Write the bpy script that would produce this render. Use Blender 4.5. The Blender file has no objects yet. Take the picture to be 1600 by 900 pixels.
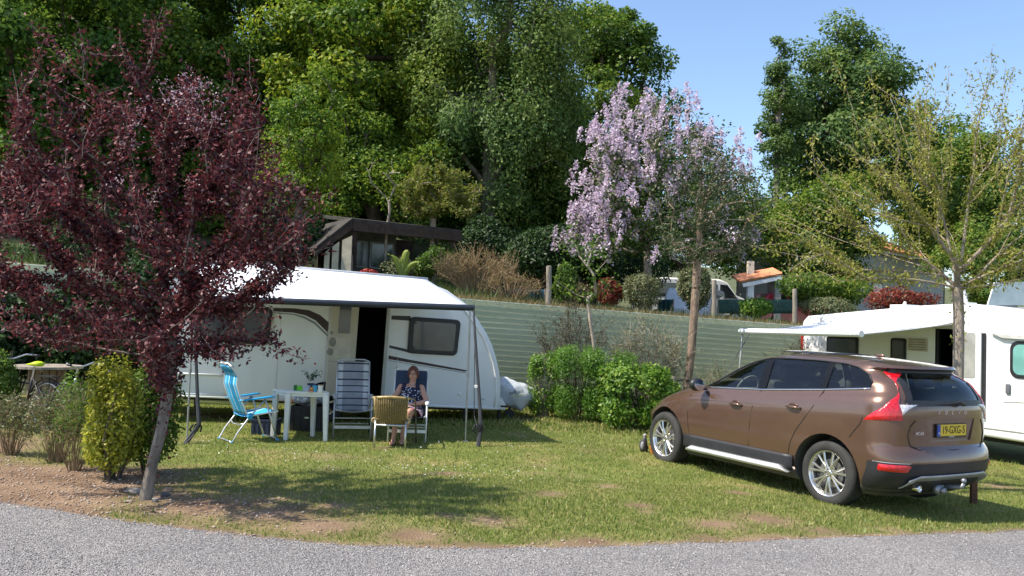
import bpy, bmesh, math, random
import numpy as np
from mathutils import Vector, Matrix, noise
random.seed(7); rng = np.random.default_rng(11)
R = math.radians
S = bpy.context.scene
C = S.collection

# ---------------------------------------------------------------- camera
F_PX = 1340.0; CAM = Vector((0, 0, 1.8)); PIT = math.atan(58 / F_PX); ROL = R(2.0)
_u0 = Vector((0, -math.sin(PIT), math.cos(PIT))); _r0 = Vector((1, 0, 0))
FW = Vector((0, math.cos(PIT), math.sin(PIT)))
RT = _r0 * math.cos(ROL) + _u0 * math.sin(ROL); UP = -_r0 * math.sin(ROL) + _u0 * math.cos(ROL)
cd = bpy.data.cameras.new('camera'); cam = bpy.data.objects.new('camera', cd); C.objects.link(cam)
mw = Matrix((RT, UP, -FW)).transposed().to_4x4(); mw.translation = CAM; cam.matrix_world = mw
cd.sensor_width = 36; cd.lens = 36 * F_PX / 1600; cd.clip_end = 2000; cd.clip_start = 0.05
S.camera = cam
# ---------------------------------------------------------------- sky, sun, exposure
SUN = Vector((-1, -0.28, 1.45)).normalized()
SUN_EL = math.asin(SUN.z); SUN_AZ = math.atan2(SUN.x, SUN.y)
w = bpy.data.worlds.new('World'); S.world = w; w.use_nodes = True
nt = w.node_tree; sky = nt.nodes.new('ShaderNodeTexSky'); sky.sky_type = 'NISHITA'; sky.sun_disc = False
sky.sun_elevation = SUN_EL; sky.sun_rotation = SUN_AZ; sky.altitude = 100; sky.air_density = 1.0; sky.dust_density = 1.0; sky.ozone_density = 3.0
bg = nt.nodes['Background']; bg.inputs['Strength'].default_value = 0.15
nt.links.new(sky.outputs[0], bg.inputs['Color'])
sl = bpy.data.lights.new('sun', 'SUN'); sl.energy = 4.5; sl.angle = R(0.55); sl.color = (1.0, 0.93, 0.82)
so = bpy.data.objects.new('sun', sl); C.objects.link(so); so.rotation_euler = SUN.to_track_quat('Z', 'Y').to_euler(); so.location = SUN * 60
S.view_settings.view_transform = 'Standard'; S.view_settings.look = 'None'; S.view_settings.gamma = 1; S.view_settings.use_curve_mapping = False
S.view_settings.exposure = 0.74
S.cycles.max_bounces = 8; S.cycles.transparent_max_bounces = 8; S.cycles.transmission_bounces = 6

# ---------------------------------------------------------------- measuring: photograph pixel -> point in the place
def ray(px, py): return FW + RT * ((px - 800) / F_PX) - UP * ((py - 450) / F_PX)
def at(px, py, Y):
    d = ray(px, py); return CAM + d * (Y / d.y)
def sst(a, b, x):
    t = max(0., min(1., (x - a) / (b - a))); return t * t * (3 - 2 * t)
def low(x, y):
    z = -0.30 * sst(1.0, 8.5, x + 0.12 * (y - 10)) * sst(4, 9, y)
    return z + 0.14 * sst(-5.5, -8.5, x) * sst(9, 12, y) + 0.012 * math.sin(x * 1.3) * math.cos(y * 1.1)
WALL = [(-40, 8.9), (-12, 15.8), (-0.9, 18.6), (6.73, 20.5), (9.5, 21.6), (16, 24.5), (60, 44)]
WTOP = [2.9, 2.75, 2.33, 2.04, 1.88, 1.7, 1.7]
def wall_y(x): return float(np.interp(x, [p[0] for p in WALL], [p[1] for p in WALL]))
def wall_z(x): return float(np.interp(x, [p[0] for p in WALL], WTOP))
def terr(x, y):
    d = max(0., y - wall_y(x)); z = wall_z(x) - 0.05
    left = sst(4, -3, x)
    z += left * (0.10 * min(d, 8) + 0.22 * max(0, min(d - 8, 60)))
    z += 0.06 * (math.sin(x * 0.8 + y) * 0.4 + math.sin(y * 1.7) * 0.3) * sst(0.3, 2, d)
    z += 0.10 * max(0, d - 16) * (1 - left) * sst(0, 1, (y - 34) / 14)
    return z
def gnd(px, py, f=low):
    d = ray(px, py); t = 3.0; z = 0
    for _ in range(20):
        z = f((CAM + d * t).x, (CAM + d * t).y); t = (z - CAM.z) / d.z
    return CAM + d * t

# ---------------------------------------------------------------- materials
MAT = {}
def _lk(nt, a, b): nt.links.new(a, b)
def mat(name, col, rough=0.6, metal=0.0, var=0.12, vs=6.0, bump=0.0, bs=60.0, coat=0.0, spec=0.5, alpha=1.0, trans=0.0, ior=1.45, emis=None, col2=None, stretch=None):
    if name in MAT: return MAT[name]
    m = bpy.data.materials.new(name); m.use_nodes = True; nt = m.node_tree; b = nt.nodes['Principled BSDF']
    b.inputs['Roughness'].default_value = rough; b.inputs['Metallic'].default_value = metal
    b.inputs['Specular IOR Level'].default_value = spec; b.inputs['Coat Weight'].default_value = coat; b.inputs['Coat Roughness'].default_value = 0.06
    b.inputs['Transmission Weight'].default_value = trans; b.inputs['IOR'].default_value = ior; b.inputs['Alpha'].default_value = alpha
    tc = nt.nodes.new('ShaderNodeTexCoord'); mp = nt.nodes.new('ShaderNodeMapping'); _lk(nt, tc.outputs['Object'], mp.inputs[0])
    if stretch: mp.inputs['Scale'].default_value = stretch
    n = nt.nodes.new('ShaderNodeTexNoise'); n.inputs['Scale'].default_value = vs; n.inputs['Detail'].default_value = 6; _lk(nt, mp.outputs[0], n.inputs['Vector'])
    rp = nt.nodes.new('ShaderNodeValToRGB'); rp.color_ramp.elements[0].position = 0.35; rp.color_ramp.elements[1].position = 0.65
    c2 = col2 or [min(1, c * (1 + var)) for c in col]
    rp.color_ramp.elements[0].color = (*[c * (1 - var) for c in col], 1) if not col2 else (*col, 1); rp.color_ramp.elements[1].color = (*c2, 1)
    _lk(nt, n.outputs['Fac'], rp.inputs[0]); _lk(nt, rp.outputs[0], b.inputs['Base Color'])
    if bump:
        n2 = nt.nodes.new('ShaderNodeTexNoise'); n2.inputs['Scale'].default_value = bs; n2.inputs['Detail'].default_value = 5; _lk(nt, mp.outputs[0], n2.inputs['Vector'])
        bp = nt.nodes.new('ShaderNodeBump'); bp.inputs['Strength'].default_value = min(1, bump); bp.inputs['Distance'].default_value = 0.02 * max(1, bump); _lk(nt, n2.outputs['Fac'], bp.inputs['Height']); _lk(nt, bp.outputs[0], b.inputs['Normal'])
    if emis: b.inputs['Emission Color'].default_value = (*emis, 1); b.inputs['Emission Strength'].default_value = 1
    MAT[name] = m; return m
def leafmat(name, cols, trans=0.4, gloss=0.08, big=0.0):
    """leaf colours vary leaf by leaf"""
    if name in MAT: return MAT[name]
    gloss = min(gloss, .03)
    m = bpy.data.materials.new(name); m.use_nodes = True; nt = m.node_tree; nt.nodes.remove(nt.nodes['Principled BSDF'])
    out = nt.nodes['Material Output']; g = nt.nodes.new('ShaderNodeNewGeometry')
    rp = nt.nodes.new('ShaderNodeValToRGB'); el = rp.color_ramp.elements
    for i, c in enumerate(cols):
        e = el[i] if i < 2 else el.new(1.0)
        e.position = i / (len(cols) - 1)
    for i, c in enumerate(cols): el[i].position = i / (len(cols) - 1); el[i].color = (*c, 1)
    _lk(nt, g.outputs['Random Per Island'], rp.inputs[0])
    colr = rp.outputs[0]
    if big:
        tc = nt.nodes.new('ShaderNodeTexCoord'); n = nt.nodes.new('ShaderNodeTexNoise'); n.inputs['Scale'].default_value = big; n.inputs['Detail'].default_value = 2; _lk(nt, tc.outputs['Object'], n.inputs['Vector'])
        mr = nt.nodes.new('ShaderNodeMapRange'); mr.inputs[1].default_value = .38; mr.inputs[2].default_value = .62; mr.inputs[3].default_value = 0; mr.inputs[4].default_value = 1; _lk(nt, n.outputs['Fac'], mr.inputs[0])
        mx = nt.nodes.new('ShaderNodeMix'); mx.data_type = 'RGBA'; mx.blend_type = 'MULTIPLY'; mx.inputs[0].default_value = 1
        hv = nt.nodes.new('ShaderNodeValToRGB'); hv.color_ramp.elements[0].color = (.75, .85, .9, 1); hv.color_ramp.elements[1].color = (1.35, 1.2, .85, 1)
        _lk(nt, mr.outputs[0], hv.inputs[0]); _lk(nt, colr, mx.inputs[6]); _lk(nt, hv.outputs[0], mx.inputs[7]); colr = mx.outputs[2]
    d = nt.nodes.new('ShaderNodeBsdfDiffuse'); t = nt.nodes.new('ShaderNodeBsdfTranslucent'); gl = nt.nodes.new('ShaderNodeBsdfGlossy'); gl.inputs['Roughness'].default_value = 0.5
    _lk(nt, colr, d.inputs[0]); _lk(nt, colr, t.inputs[0])
    a = nt.nodes.new('ShaderNodeMixShader'); a.inputs[0].default_value = trans; _lk(nt, d.outputs[0], a.inputs[1]); _lk(nt, t.outputs[0], a.inputs[2])
    b = nt.nodes.new('ShaderNodeMixShader'); b.inputs[0].default_value = gloss; _lk(nt, a.outputs[0], b.inputs[1]); _lk(nt, gl.outputs[0], b.inputs[2]); _lk(nt, b.outputs[0], out.inputs[0])
    MAT[name] = m; return m
def glassmat(name, tint, refl=0.15, dens=0.8):
    """thin window glass: mirror + tinted see-through"""
    if name in MAT: return MAT[name]
    m = bpy.data.materials.new(name); m.use_nodes = True; nt = m.node_tree; nt.nodes.remove(nt.nodes['Principled BSDF']); out = nt.nodes['Material Output']
    t = nt.nodes.new('ShaderNodeBsdfTransparent'); t.inputs[0].default_value = (*tint, 1)
    g = nt.nodes.new('ShaderNodeBsdfGlossy'); g.inputs['Roughness'].default_value = 0.02; g.inputs[0].default_value = (.95, .97, 1, 1)
    fr = nt.nodes.new('ShaderNodeFresnel'); fr.inputs[0].default_value = 1.6
    ad = nt.nodes.new('ShaderNodeMath'); ad.operation = 'ADD'; ad.inputs[1].default_value = refl; ad.use_clamp = True; _lk(nt, fr.outputs[0], ad.inputs[0])
    x = nt.nodes.new('ShaderNodeMixShader'); _lk(nt, ad.outputs[0], x.inputs[0]); _lk(nt, t.outputs[0], x.inputs[1]); _lk(nt, g.outputs[0], x.inputs[2]); _lk(nt, x.outputs[0], out.inputs[0])
    MAT[name] = m; return m

WHITE = mat('white_paint', (.78, .78, .76), .35, var=.02); CARAV = mat('caravan_white', (.73, .74, .73), .3, var=.045, vs=2.5, coat=.3, stretch=(1, 1, .3))
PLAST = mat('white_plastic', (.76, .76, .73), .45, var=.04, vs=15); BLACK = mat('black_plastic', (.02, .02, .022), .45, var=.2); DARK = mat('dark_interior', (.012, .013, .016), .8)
ALU = mat('aluminium', (.62, .63, .64), .35, .85, var=.04); GREYM = mat('grey_metal', (.30, .31, .33), .4, .6); RUB = mat('tyre_rubber', (.035, .034, .032), .8, var=.25, bump=.3, bs=90)
ALLOY = mat('alloy_silver', (.72, .70, .66), .25, .9, var=.05); CHROME = mat('chrome', (.85, .85, .86), .08, 1.0, var=0)
BARK = mat('bark_brown', (.10, .075, .055), .9, var=.45, vs=9, bump=1.0, bs=40, stretch=(1, 1, .25)); BARKG = mat('bark_grey', (.20, .17, .14), .9, var=.4, vs=12, bump=1.0, bs=35, stretch=(1, 1, .3)); BARKL = mat('bark_light', (.33, .27, .21), .9, var=.35, vs=14, bump=.8, bs=50, stretch=(1, 1, .3))
WOODG = mat('weathered_wood', (.28, .24, .19), .85, var=.3, vs=12, bump=.5, bs=70, stretch=(1, 1, .15))

# ---------------------------------------------------------------- mesh builder
class MB:
    def __init__(s): s.v = []; s.f = []; s.m = []
    def add(s, vs, fs, mi=0):
        o = len(s.v); s.v += [tuple(v) for v in vs]; s.f += [tuple(i + o for i in f) for f in fs]; s.m += [mi] * len(fs); return s
    def box(s, c, d, mi=0, rot=None, taper=1.0):
        x, y, z = [q / 2 for q in d]; vs = []
        for sz in (-1, 1):
            k = 1 if sz < 0 else taper
            for sx, sy in ((-1, -1), (1, -1), (1, 1), (-1, 1)): vs.append(Vector((sx * x * k, sy * y * k, sz * z)))
        if rot is not None: vs = [rot @ v for v in vs]
        vs = [v + Vector(c) for v in vs]
        return s.add(vs, [(3, 2, 1, 0), (4, 5, 6, 7), (0, 1, 5, 4), (1, 2, 6, 5), (2, 3, 7, 6), (3, 0, 4, 7)], mi)
    def tube(s, pts, r, n=8, mi=0, cap=True, sq=None):
        pts = [Vector(p) for p in pts]; k = len(pts); rs = r if hasattr(r, '__len__') else [r] * k
        a = (pts[1] - pts[0]).normalized(); ref = Vector((0, 0, 1)) if abs(a.z) < .9 else Vector((1, 0, 0)); side = a.cross(ref).normalized()
        vs = []
        for i, p in enumerate(pts):
            t = (pts[min(i + 1, k - 1)] - pts[max(i - 1, 0)])
            t = t.normalized() if t.length > 1e-9 else a
            side = (side - t * side.dot(t)); side = side.normalized() if side.length > 1e-6 else t.orthogonal().normalized()
            b = t.cross(side)
            for j in range(n):
                th = 2 * math.pi * (j + .5) / n; cx, cy = math.cos(th), math.sin(th)
                if sq: cx *= sq[0]; cy *= sq[1]
                vs.append(p + (side * cx + b * cy) * rs[i])
        fs = [(i * n + j, i * n + (j + 1) % n, (i + 1) * n + (j + 1) % n, (i + 1) * n + j) for i in range(k - 1) for j in range(n)]
        if cap: fs += [tuple(range(n - 1, -1, -1)), tuple(range((k - 1) * n, k * n))]
        return s.add(vs, fs, mi)
    def lathe(s, c, prof, n=24, axis='Z', mi=0, rot=None, closed=False):
        vs = []
        for r_, h in prof:
            for j in range(n):
                th = 2 * math.pi * j / n; q = (r_ * math.cos(th), r_ * math.sin(th), h)
                if axis == 'X': q = (q[2], q[0], q[1])
                if axis == 'Y': q = (q[0], q[2], q[1])
                q = Vector(q)
                if rot is not None: q = rot @ q
                vs.append(q + Vector(c))
        k = len(prof)
        fs = [(i * n + j, i * n + (j + 1) % n, (i + 1) * n + (j + 1) % n, (i + 1) * n + j) for i in range(k - 1) for j in range(n)]
        if closed: fs += [((k - 1) * n + j, (k - 1) * n + (j + 1) % n, (j + 1) % n, j) for j in range(n)]
        return s.add(vs, fs, mi)
    def prism(s, poly, e, mi=0):
        """poly: 3D points of an outline, e: extrusion vector"""
        n = len(poly); P = [Vector(p) for p in poly]; e = Vector(e)
        return s.add(P + [p + e for p in P], [tuple(range(n - 1, -1, -1)), tuple(range(n, 2 * n))] + [(i, (i + 1) % n, n + (i + 1) % n, n + i) for i in range(n)], mi)
    def ball(s, c, r, mi=0, n=12, m=8, rot=None):
        rr = r if hasattr(r, '__len__') else (r, r, r); vs = []; c = Vector(c)
        for i in range(m + 1):
            ph = math.pi * i / m
            for j in range(n):
                th = 2 * math.pi * j / n; q = Vector((rr[0] * math.sin(ph) * math.cos(th), rr[1] * math.sin(ph) * math.sin(th), rr[2] * math.cos(ph)))
                if rot is not None: q = rot @ q
                vs.append(q + c)
        return s.add(vs, [(i * n + j, (i + 1) * n + j, (i + 1) * n + (j + 1) % n, i * n + (j + 1) % n) for i in range(m) for j in range(n)], mi)
    def grid(s, fn, nu, nv, mi=0):
        vs = [fn(i / nu, j / nv) for i in range(nu + 1) for j in range(nv + 1)]
        return s.add(vs, [(i * (nv + 1) + j, (i + 1) * (nv + 1) + j, (i + 1) * (nv + 1) + j + 1, i * (nv + 1) + j + 1) for i in range(nu) for j in range(nv)], mi)
    def build(s, name, mats, parent=None, smooth=False, bevel=0, solid=0, weld=True, sub=0, autos=None):
        me = bpy.data.meshes.new(name); me.from_pydata(s.v, [], s.f)
        ms = mats if isinstance(mats, (list, tuple)) else [mats]
        for m_ in ms: me.materials.append(m_)
        me.polygons.foreach_set('material_index', s.m)
        bm = bmesh.new(); bm.from_mesh(me)
        if weld: bmesh.ops.remove_doubles(bm, verts=bm.verts, dist=1e-5)
        bmesh.ops.recalc_face_normals(bm, faces=bm.faces); bm.to_mesh(me); bm.free()
        o = bpy.data.objects.new(name, me); C.objects.link(o); o.parent = parent
        if solid: md = o.modifiers.new('s', 'SOLIDIFY'); md.thickness = solid; md.offset = 0
        if bevel: md = o.modifiers.new('b', 'BEVEL'); md.width = bevel; md.segments = 2; md.limit_method = 'ANGLE'; md.angle_limit = R(35)
        if sub: md = o.modifiers.new('u', 'SUBSURF'); md.levels = md.render_levels = sub
        if smooth:
            me.polygons.foreach_set('use_smooth', [True] * len(me.polygons))
            if autos is not None or bevel:
                me.set_sharp_from_angle(angle=R(autos or 40))
        return o
def tag(o, label=None, cat=None, group=None, kind=None):
    if label: o['label'] = label
    if cat: o['category'] = cat
    if group: o['group'] = group
    if kind: o['kind'] = kind
    return o
def empty(name, loc, label, cat, group=None, rz=0, mtx=None):
    o = bpy.data.objects.new(name, None); C.objects.link(o); o.empty_display_size = .1
    if mtx is not None: o.matrix_world = mtx
    else: o.location = loc; o.rotation_euler = (0, 0, rz)
    return tag(o, label, cat, group)
def copy_tree(o, parent=None):
    c = o.copy(); C.objects.link(c); c.parent = parent
    for ch in [q for q in o.children]: copy_tree(ch, c)
    return c
def frame_mtx(org, a, b, c):
    m = Matrix((a, b, c)).transposed().to_4x4(); m.translation = Vector(org); return m
def text_mesh(txt, size, ext=0.002):
    cu = bpy.data.curves.new('lettering', 'FONT'); cu.body = txt; cu.size = size; cu.extrude = ext; cu.align_x = 'CENTER'; cu.align_y = 'CENTER'
    o = bpy.data.objects.new('lettering_source', cu); C.objects.link(o)
    dg = bpy.context.evaluated_depsgraph_get(); me = bpy.data.meshes.new_from_object(o.evaluated_get(dg)); bpy.data.objects.remove(o); return me
def text_obj(name, txt, size, m, parent, mtx, ext=.002, sx=1):
    me = text_mesh(txt, size, ext); me.materials.clear(); me.materials.append(m); me.transform(Matrix.Diagonal((sx, 1, 1, 1))); me.transform(mtx)
    o = bpy.data.objects.new(name, me); C.objects.link(o); o.parent = parent; return o
def np_mesh(name, V, Fq, m, parent=None, matidx=None):
    """fast mesh of equal polygons: V (n,3), Fq (k,c)"""
    me = bpy.data.meshes.new(name); k, c = Fq.shape
    me.vertices.add(len(V)); me.vertices.foreach_set('co', V.astype(np.float32).ravel())
    me.loops.add(k * c); me.loops.foreach_set('vertex_index', Fq.astype(np.int32).ravel())
    me.polygons.add(k); me.polygons.foreach_set('loop_start', np.arange(0, k * c, c, dtype=np.int32)); me.polygons.foreach_set('loop_total', np.full(k, c, dtype=np.int32))
    for q in (m if isinstance(m, (list, tuple)) else [m]): me.materials.append(q)
    if matidx is not None: me.polygons.foreach_set('material_index', matidx.astype(np.int32))
    me.update(calc_edges=True); o = bpy.data.objects.new(name, me); C.objects.link(o); o.parent = parent; return o

# ---------------------------------------------------------------- leaves and trees
def nrm(a): return a / np.maximum(np.linalg.norm(a, axis=-1, keepdims=True), 1e-9)
def leaf_quads(P, L, W, out=None, updir=0.5, jit=0.8, droop=0.0, fold=0.15):
    """kite-shaped leaves at points P; length L, width W (arrays or numbers)"""
    n = len(P); L = np.broadcast_to(L, (n,)) * rng.uniform(.65, 1.25, n); W = np.broadcast_to(W, (n,)) * rng.uniform(.7, 1.2, n)
    nr = rng.normal(size=(n, 3)) * jit + np.array([0, 0, updir])
    if out is not None: nr += out
    nr = nrm(nr); t = rng.normal(size=(n, 3)); t[:, 2] -= droop * 3; t = nrm(t - nr * (t * nr).sum(1, keepdims=True)); b = np.cross(nr, t)
    L = L[:, None]; W = W[:, None]
    v = np.stack([P, P + t * L * .45 + b * W * .5 - nr * W * fold, P + t * L, P + t * L * .45 - b * W * .5 - nr * W * fold], 1).reshape(-1, 3)
    return v, np.arange(4 * n).reshape(n, 4)
def skeleton(trunk, targets, r_tip=.006, r_base=.08, expo=2.2, wig=.12, seg=.35, up=.25, minnode=0, seed=1, depw=.35):
    """trunk: list of points; every target point is reached by a branch from the best existing node"""
    rs = np.random.default_rng(seed); N = [np.array(p, float) for p in trunk]; par = [-1] + list(range(len(trunk) - 1)); dep = [0.] * len(N)
    for i in range(1, len(N)): dep[i] = dep[i - 1] + np.linalg.norm(N[i] - N[i - 1])
    top = N[-1]; T = sorted([np.array(t, float) for t in targets], key=lambda t: np.linalg.norm(t - top)); tips = []
    for t in T:
        A = np.array(N); d = np.linalg.norm(A - t, axis=1); cost = d + depw * np.array(dep) + np.where(A[:, 2] > t[2] + .3, .6 * (A[:, 2] - t[2]), 0); cost[:minnode] = 1e9
        i = int(np.argmin(cost)); a = N[i]; L = d[i]; k = max(2, int(L / seg)); prev = i
        w1 = rs.normal(size=3) * wig * L
        for q in range(1, k + 1):
            s = q / k; p = a + (t - a) * s + w1 * math.sin(math.pi * s) + np.array([0, 0, up * L * math.sin(math.pi * s) * .5])
            N.append(p); par.append(prev); dep.append(dep[prev] + L / k); prev = len(N) - 1
        tips.append(prev)
    n = len(N); w_ = np.zeros(n)
    kids = [0] * n
    for i in range(n):
        if par[i] >= 0: kids[par[i]] += 1
    for i in range(n - 1, -1, -1):
        if kids[i] == 0: w_[i] = 1
        if par[i] >= 0: w_[par[i]] += w_[i]
    mx = w_.max(); rad = r_tip + (r_base - r_tip) * ((w_ - 1) / max(1, mx - 1)) ** (1 / expo)
    return N, par, rad, tips
def skel_mesh(name, N, par, rad, m, parent, n=5, skip=0.0):
    V = []; Fc = []; c = 0; A = np.array(N)
    th = 2 * math.pi * np.arange(n) / n
    ch = {}
    for i, p in enumerate(par):
        if p >= 0: ch.setdefault(p, []).append(i)
    for i, p in enumerate(par):
        if p < 0: continue
        if rad[i] < skip: continue
        a, b = A[p], A[i]; t = b - a; L = np.linalg.norm(t)
        if L < 1e-5: continue
        t = t / L; ref = np.array([1., 0, 0]) if abs(t[0]) < .8 else np.array([0, 1., 0]); s = np.cross(t, ref); s /= np.linalg.norm(s); q = np.cross(t, s)
        ra = min(rad[p], rad[i] * 1.35) if p > 0 else rad[p] * 1.25
        ring = np.outer(np.cos(th), s) + np.outer(np.sin(th), q)
        V.append(a - t * ra * .3 + ring * ra); V.append(b + t * rad[i] * .2 + ring * rad[i])
        for j in range(n): Fc.append((c + j, c + (j + 1) % n, c + n + (j + 1) % n, c + n + j))
        c += 2 * n
    o = np_mesh(name, np.concatenate(V), np.array(Fc), m, parent); o.data.polygons.foreach_set('use_smooth', [True] * len(o.data.polygons)); return o
def ell_pts(c, r, n, inner=.35, zpow=1.0, rs=rng, lowcut=-1):
    P = []
    while len(P) < n:
        d = rs.normal(size=3); d /= np.linalg.norm(d); k = rs.uniform(inner ** 3, 1) ** (1 / 3)
        if d[2] < lowcut: continue
        P.append(np.array(c) + d * k * np.array(r))
    return P
def clump_leaves(cent, rad, per, size, cc, squash=.65, asp=.6, droop=0., updir=.6, outw=1.2):
    P = []; O = []
    for c_, r_ in zip(cent, rad):
        d = nrm(rng.normal(size=(per, 3))); k = rng.uniform(.25, 1, per) ** .5
        off = d * k[:, None] * r_; off[:, 2] *= squash
        if droop: off[:, 2] -= droop * rng.uniform(0, 1, per) ** 1.5 * r_ * 1.6
        P.append(c_ + off); O.append(nrm(d + nrm((c_ - cc)[None]) * .5) * outw)
    P = np.concatenate(P); O = np.concatenate(O)
    return leaf_quads(P, size, size * asp, out=O, updir=updir, jit=.7, droop=droop * .4)
def big_tree(name, label, base, cc, rr, nclump, per, size, lm, bark=None, r_base=.25, crad=(.5, 1.0), seed=1, squash=.65, inner=.45, group=None, cat='tree', droop=0., asp=.6, lowcut=-.75, trunkfrac=.45, extra=None, lean=0):
    rs = np.random.default_rng(seed); bx, by, bz = base; cc = np.array(cc, float); loc = Vector(base)
    e = empty(name, loc, label, cat, group)
    cl = np.array(cc - np.array(base)); cs = [np.array(p) for p in ell_pts(cl, rr, nclump, inner, rs=rs, lowcut=lowcut)]
    cs = [p + rs.normal(size=3) * .15 * np.array(rr) * .6 for p in cs]
    if extra: cs += [np.array(q, float) - np.array(base) for q in extra]
    rad = rs.uniform(*crad, len(cs))
    tt = cl * trunkfrac * np.array([.6, .6, 1]); tp = [np.zeros(3), tt * .33 + rs.normal(size=3) * .05, tt * .66 + rs.normal(size=3) * .08, tt, cl * .75 + rs.normal(size=3) * .2, cl]
    N, par, rd, tips = skeleton(tp, cs, r_tip=.02, r_base=r_base, wig=.08, seg=1.0, minnode=2, seed=seed)
    skel_mesh('trunk', N, par, rd, bark or BARK, e, n=6)
    v, f = clump_leaves(cs, rad, per, size, cl, squash, asp, droop)
    np_mesh('crown', v, f, lm, e)
    return e
def shrub(name, label, base, rr, n, size, lm, seed=1, stems=8, bark=None, asp=.6, group=None, lift=.1, shell=.5, lump=.25, cat='shrub', boxy=0., stemcol=None, updir=.5, jit=.8):
    rs = np.random.default_rng(seed); e = empty(name, Vector(base), label, cat, group); rr = np.array(rr, float)
    d = nrm(rs.normal(size=(n, 3)))
    if boxy: d = np.sign(d) * np.abs(d) ** (1 - boxy); d = d / np.maximum(np.abs(d).max(1, keepdims=True) * boxy + np.linalg.norm(d, axis=1, keepdims=True) * (1 - boxy), 1e-6)
    k = rs.uniform(shell ** 3, 1, n) ** (1 / 3)
    lumps = nrm(rs.normal(size=(14, 3))); lw = np.max(np.clip(nrm(d) @ lumps.T - .75, 0, 1) * 4, axis=1)
    k = k * (1 - lump + lump * lw)
    P = d * k[:, None] * rr + np.array([0, 0, rr[2] + lift]); P[:, 2] = np.maximum(P[:, 2], .03 + rs.uniform(0, .08, n))
    v, f = leaf_quads(P, size, size * asp, out=nrm(d) * 1.1, updir=updir, jit=jit)
    tg = [np.array([rs.uniform(-.75, .75) * rr[0], rs.uniform(-.75, .75) * rr[1], rr[2] * rs.uniform(1.0, 1.8) + lift]) for _ in range(stems)]
    m = MB()
    for t in tg:
        b = np.array([t[0] * .3, t[1] * .3, -.02]); mid = (b + t) / 2 + rs.normal(size=3) * .05; m.tube([b, mid, t], [.016, .011, .004], 5)
    m.build('stem', bark or BARK, e)
    np_mesh('foliage', v, f, lm, e)
    return e
# ================================================================ THE GROUND
EDGE = [gnd(*p) for p in ((-120, 768), (0, 786), (100, 800), (200, 816), (300, 828), (400, 840), (530, 852), (700, 858), (870, 857), (1000, 853), (1200, 846), (1400, 838), (1600, 830), (1760, 824))]
EX = [-30, -12] + [p.x for p in EDGE] + [14, 40]; EY = [15.5, 9.6] + [p.y for p in EDGE] + [9.6, 14]
def edge_y(x): return float(np.interp(x, EX, EY)) + .05 * noise.noise(Vector((x * 2.3, 0, 3))) + .03 * noise.noise(Vector((x * 9, 1, 3)))
PATCH = [(770, 815, .30), (920, 846, .34), (880, 850, .3), (860, 772, .22), (1200, 812, .42), (1120, 820, .35), (1290, 830, .3), (1105, 842, .25), (1560, 760, .25), (640, 838, .4), (700, 806, .2), (1010, 800, .12), (330, 790, 1.2), (420, 805, .9), (500, 822, .6), (250, 775, .7), (150, 770, 1.0), (50, 760, 1.1), (0, 750, 1.2), (820, 655, .35), (880, 662, .3), (760, 812, .25), (330, 650, .5), (1000, 790, .2), (950, 760, .18), (1150, 770, .2), (600, 700, .2), (700, 740, .2), (1400, 830, .3), (520, 790, .25)]
PATCH = [(gnd(a, b), r) for a, b, r in PATCH]
def bare(x, y):
    """0 = lawn, 1 = bare earth"""
    n = noise.noise(Vector((x * 1.1, y * 1.1, 0))) * .5 + noise.noise(Vector((x * 3.1, y * 3.1, 5))) * .35 + noise.noise(Vector((x * 9, y * 9, 9))) * .2
    e = y - edge_y(x); b = max(0, 1 - e / (.22 + .25 * max(0, n + .4)))
    left = sst(-2.5, -4.2, x) * sst(10.6, 9.6, y) * 1.1; b = max(b, left)
    b = max(b, sst(-5.2, -6.5, x) * sst(13, 11, y))
    for p, r in PATCH:
        d = math.hypot(x - p.x, (y - p.y) * 1.15); 
        if d < r * 2: b = max(b, (1 - d / (r * 1.5)) * 1.1)
    b = max(b, .25 * sst(.0, .5, n) + .0)
    return max(0., min(1., b + n * .45 * (1 if b > .08 else .3)))
def lerp_axis(*segs):
    o = [];
    for a, b, s in segs: o += list(np.arange(a, b, s))
    return o + [segs[-1][1]]
GX = lerp_axis((-120, -40, 20), (-40, -12, 4), (-12, -7, .5), (-7, 9, .1), (9, 14, .5), (14, 40, 4), (40, 120, 20))
GY = lerp_axis((-60, -4, 8), (-4, 6.4, 1.3), (6.4, 12, .08), (12, 17, .15), (17, 26, .6), (26, 60, 6), (60, 400, 60))
V = np.array([(x, y, low(x, y)) for x in GX for y in GY]); nx, ny = len(GX), len(GY)
idx = np.arange(nx * ny).reshape(nx, ny); Fq = np.stack([idx[:-1, :-1], idx[1:, :-1], idx[1:, 1:], idx[:-1, 1:]], -1).reshape(-1, 4)
gm = bpy.data.materials.new('lawn_and_earth'); gm.use_nodes = True; nt = gm.node_tree; b = nt.nodes['Principled BSDF']; b.inputs['Roughness'].default_value = .95; b.inputs['Specular IOR Level'].default_value = .15
def nd(t, **k):
    n = nt.nodes.new(t)
    for a, v in k.items(): setattr(n, a, v)
    return n
tc = nd('ShaderNodeTexCoord'); at_ = nd('ShaderNodeAttribute', attribute_name='bare')
def nz(scale, det=6):
    n = nd('ShaderNodeTexNoise'); n.inputs['Scale'].default_value = scale; n.inputs['Detail'].default_value = det; nt.links.new(tc.outputs['Object'], n.inputs['Vector']); return n
def ramp(src, c):
    r_ = nd('ShaderNodeValToRGB')
    while len(r_.color_ramp.elements) < len(c): r_.color_ramp.elements.new(.5)
    for i, (p_, q_) in enumerate(c): r_.color_ramp.elements[i].position = p_; r_.color_ramp.elements[i].color = (*q_, 1)
    nt.links.new(src, r_.inputs[0]); return r_
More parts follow.
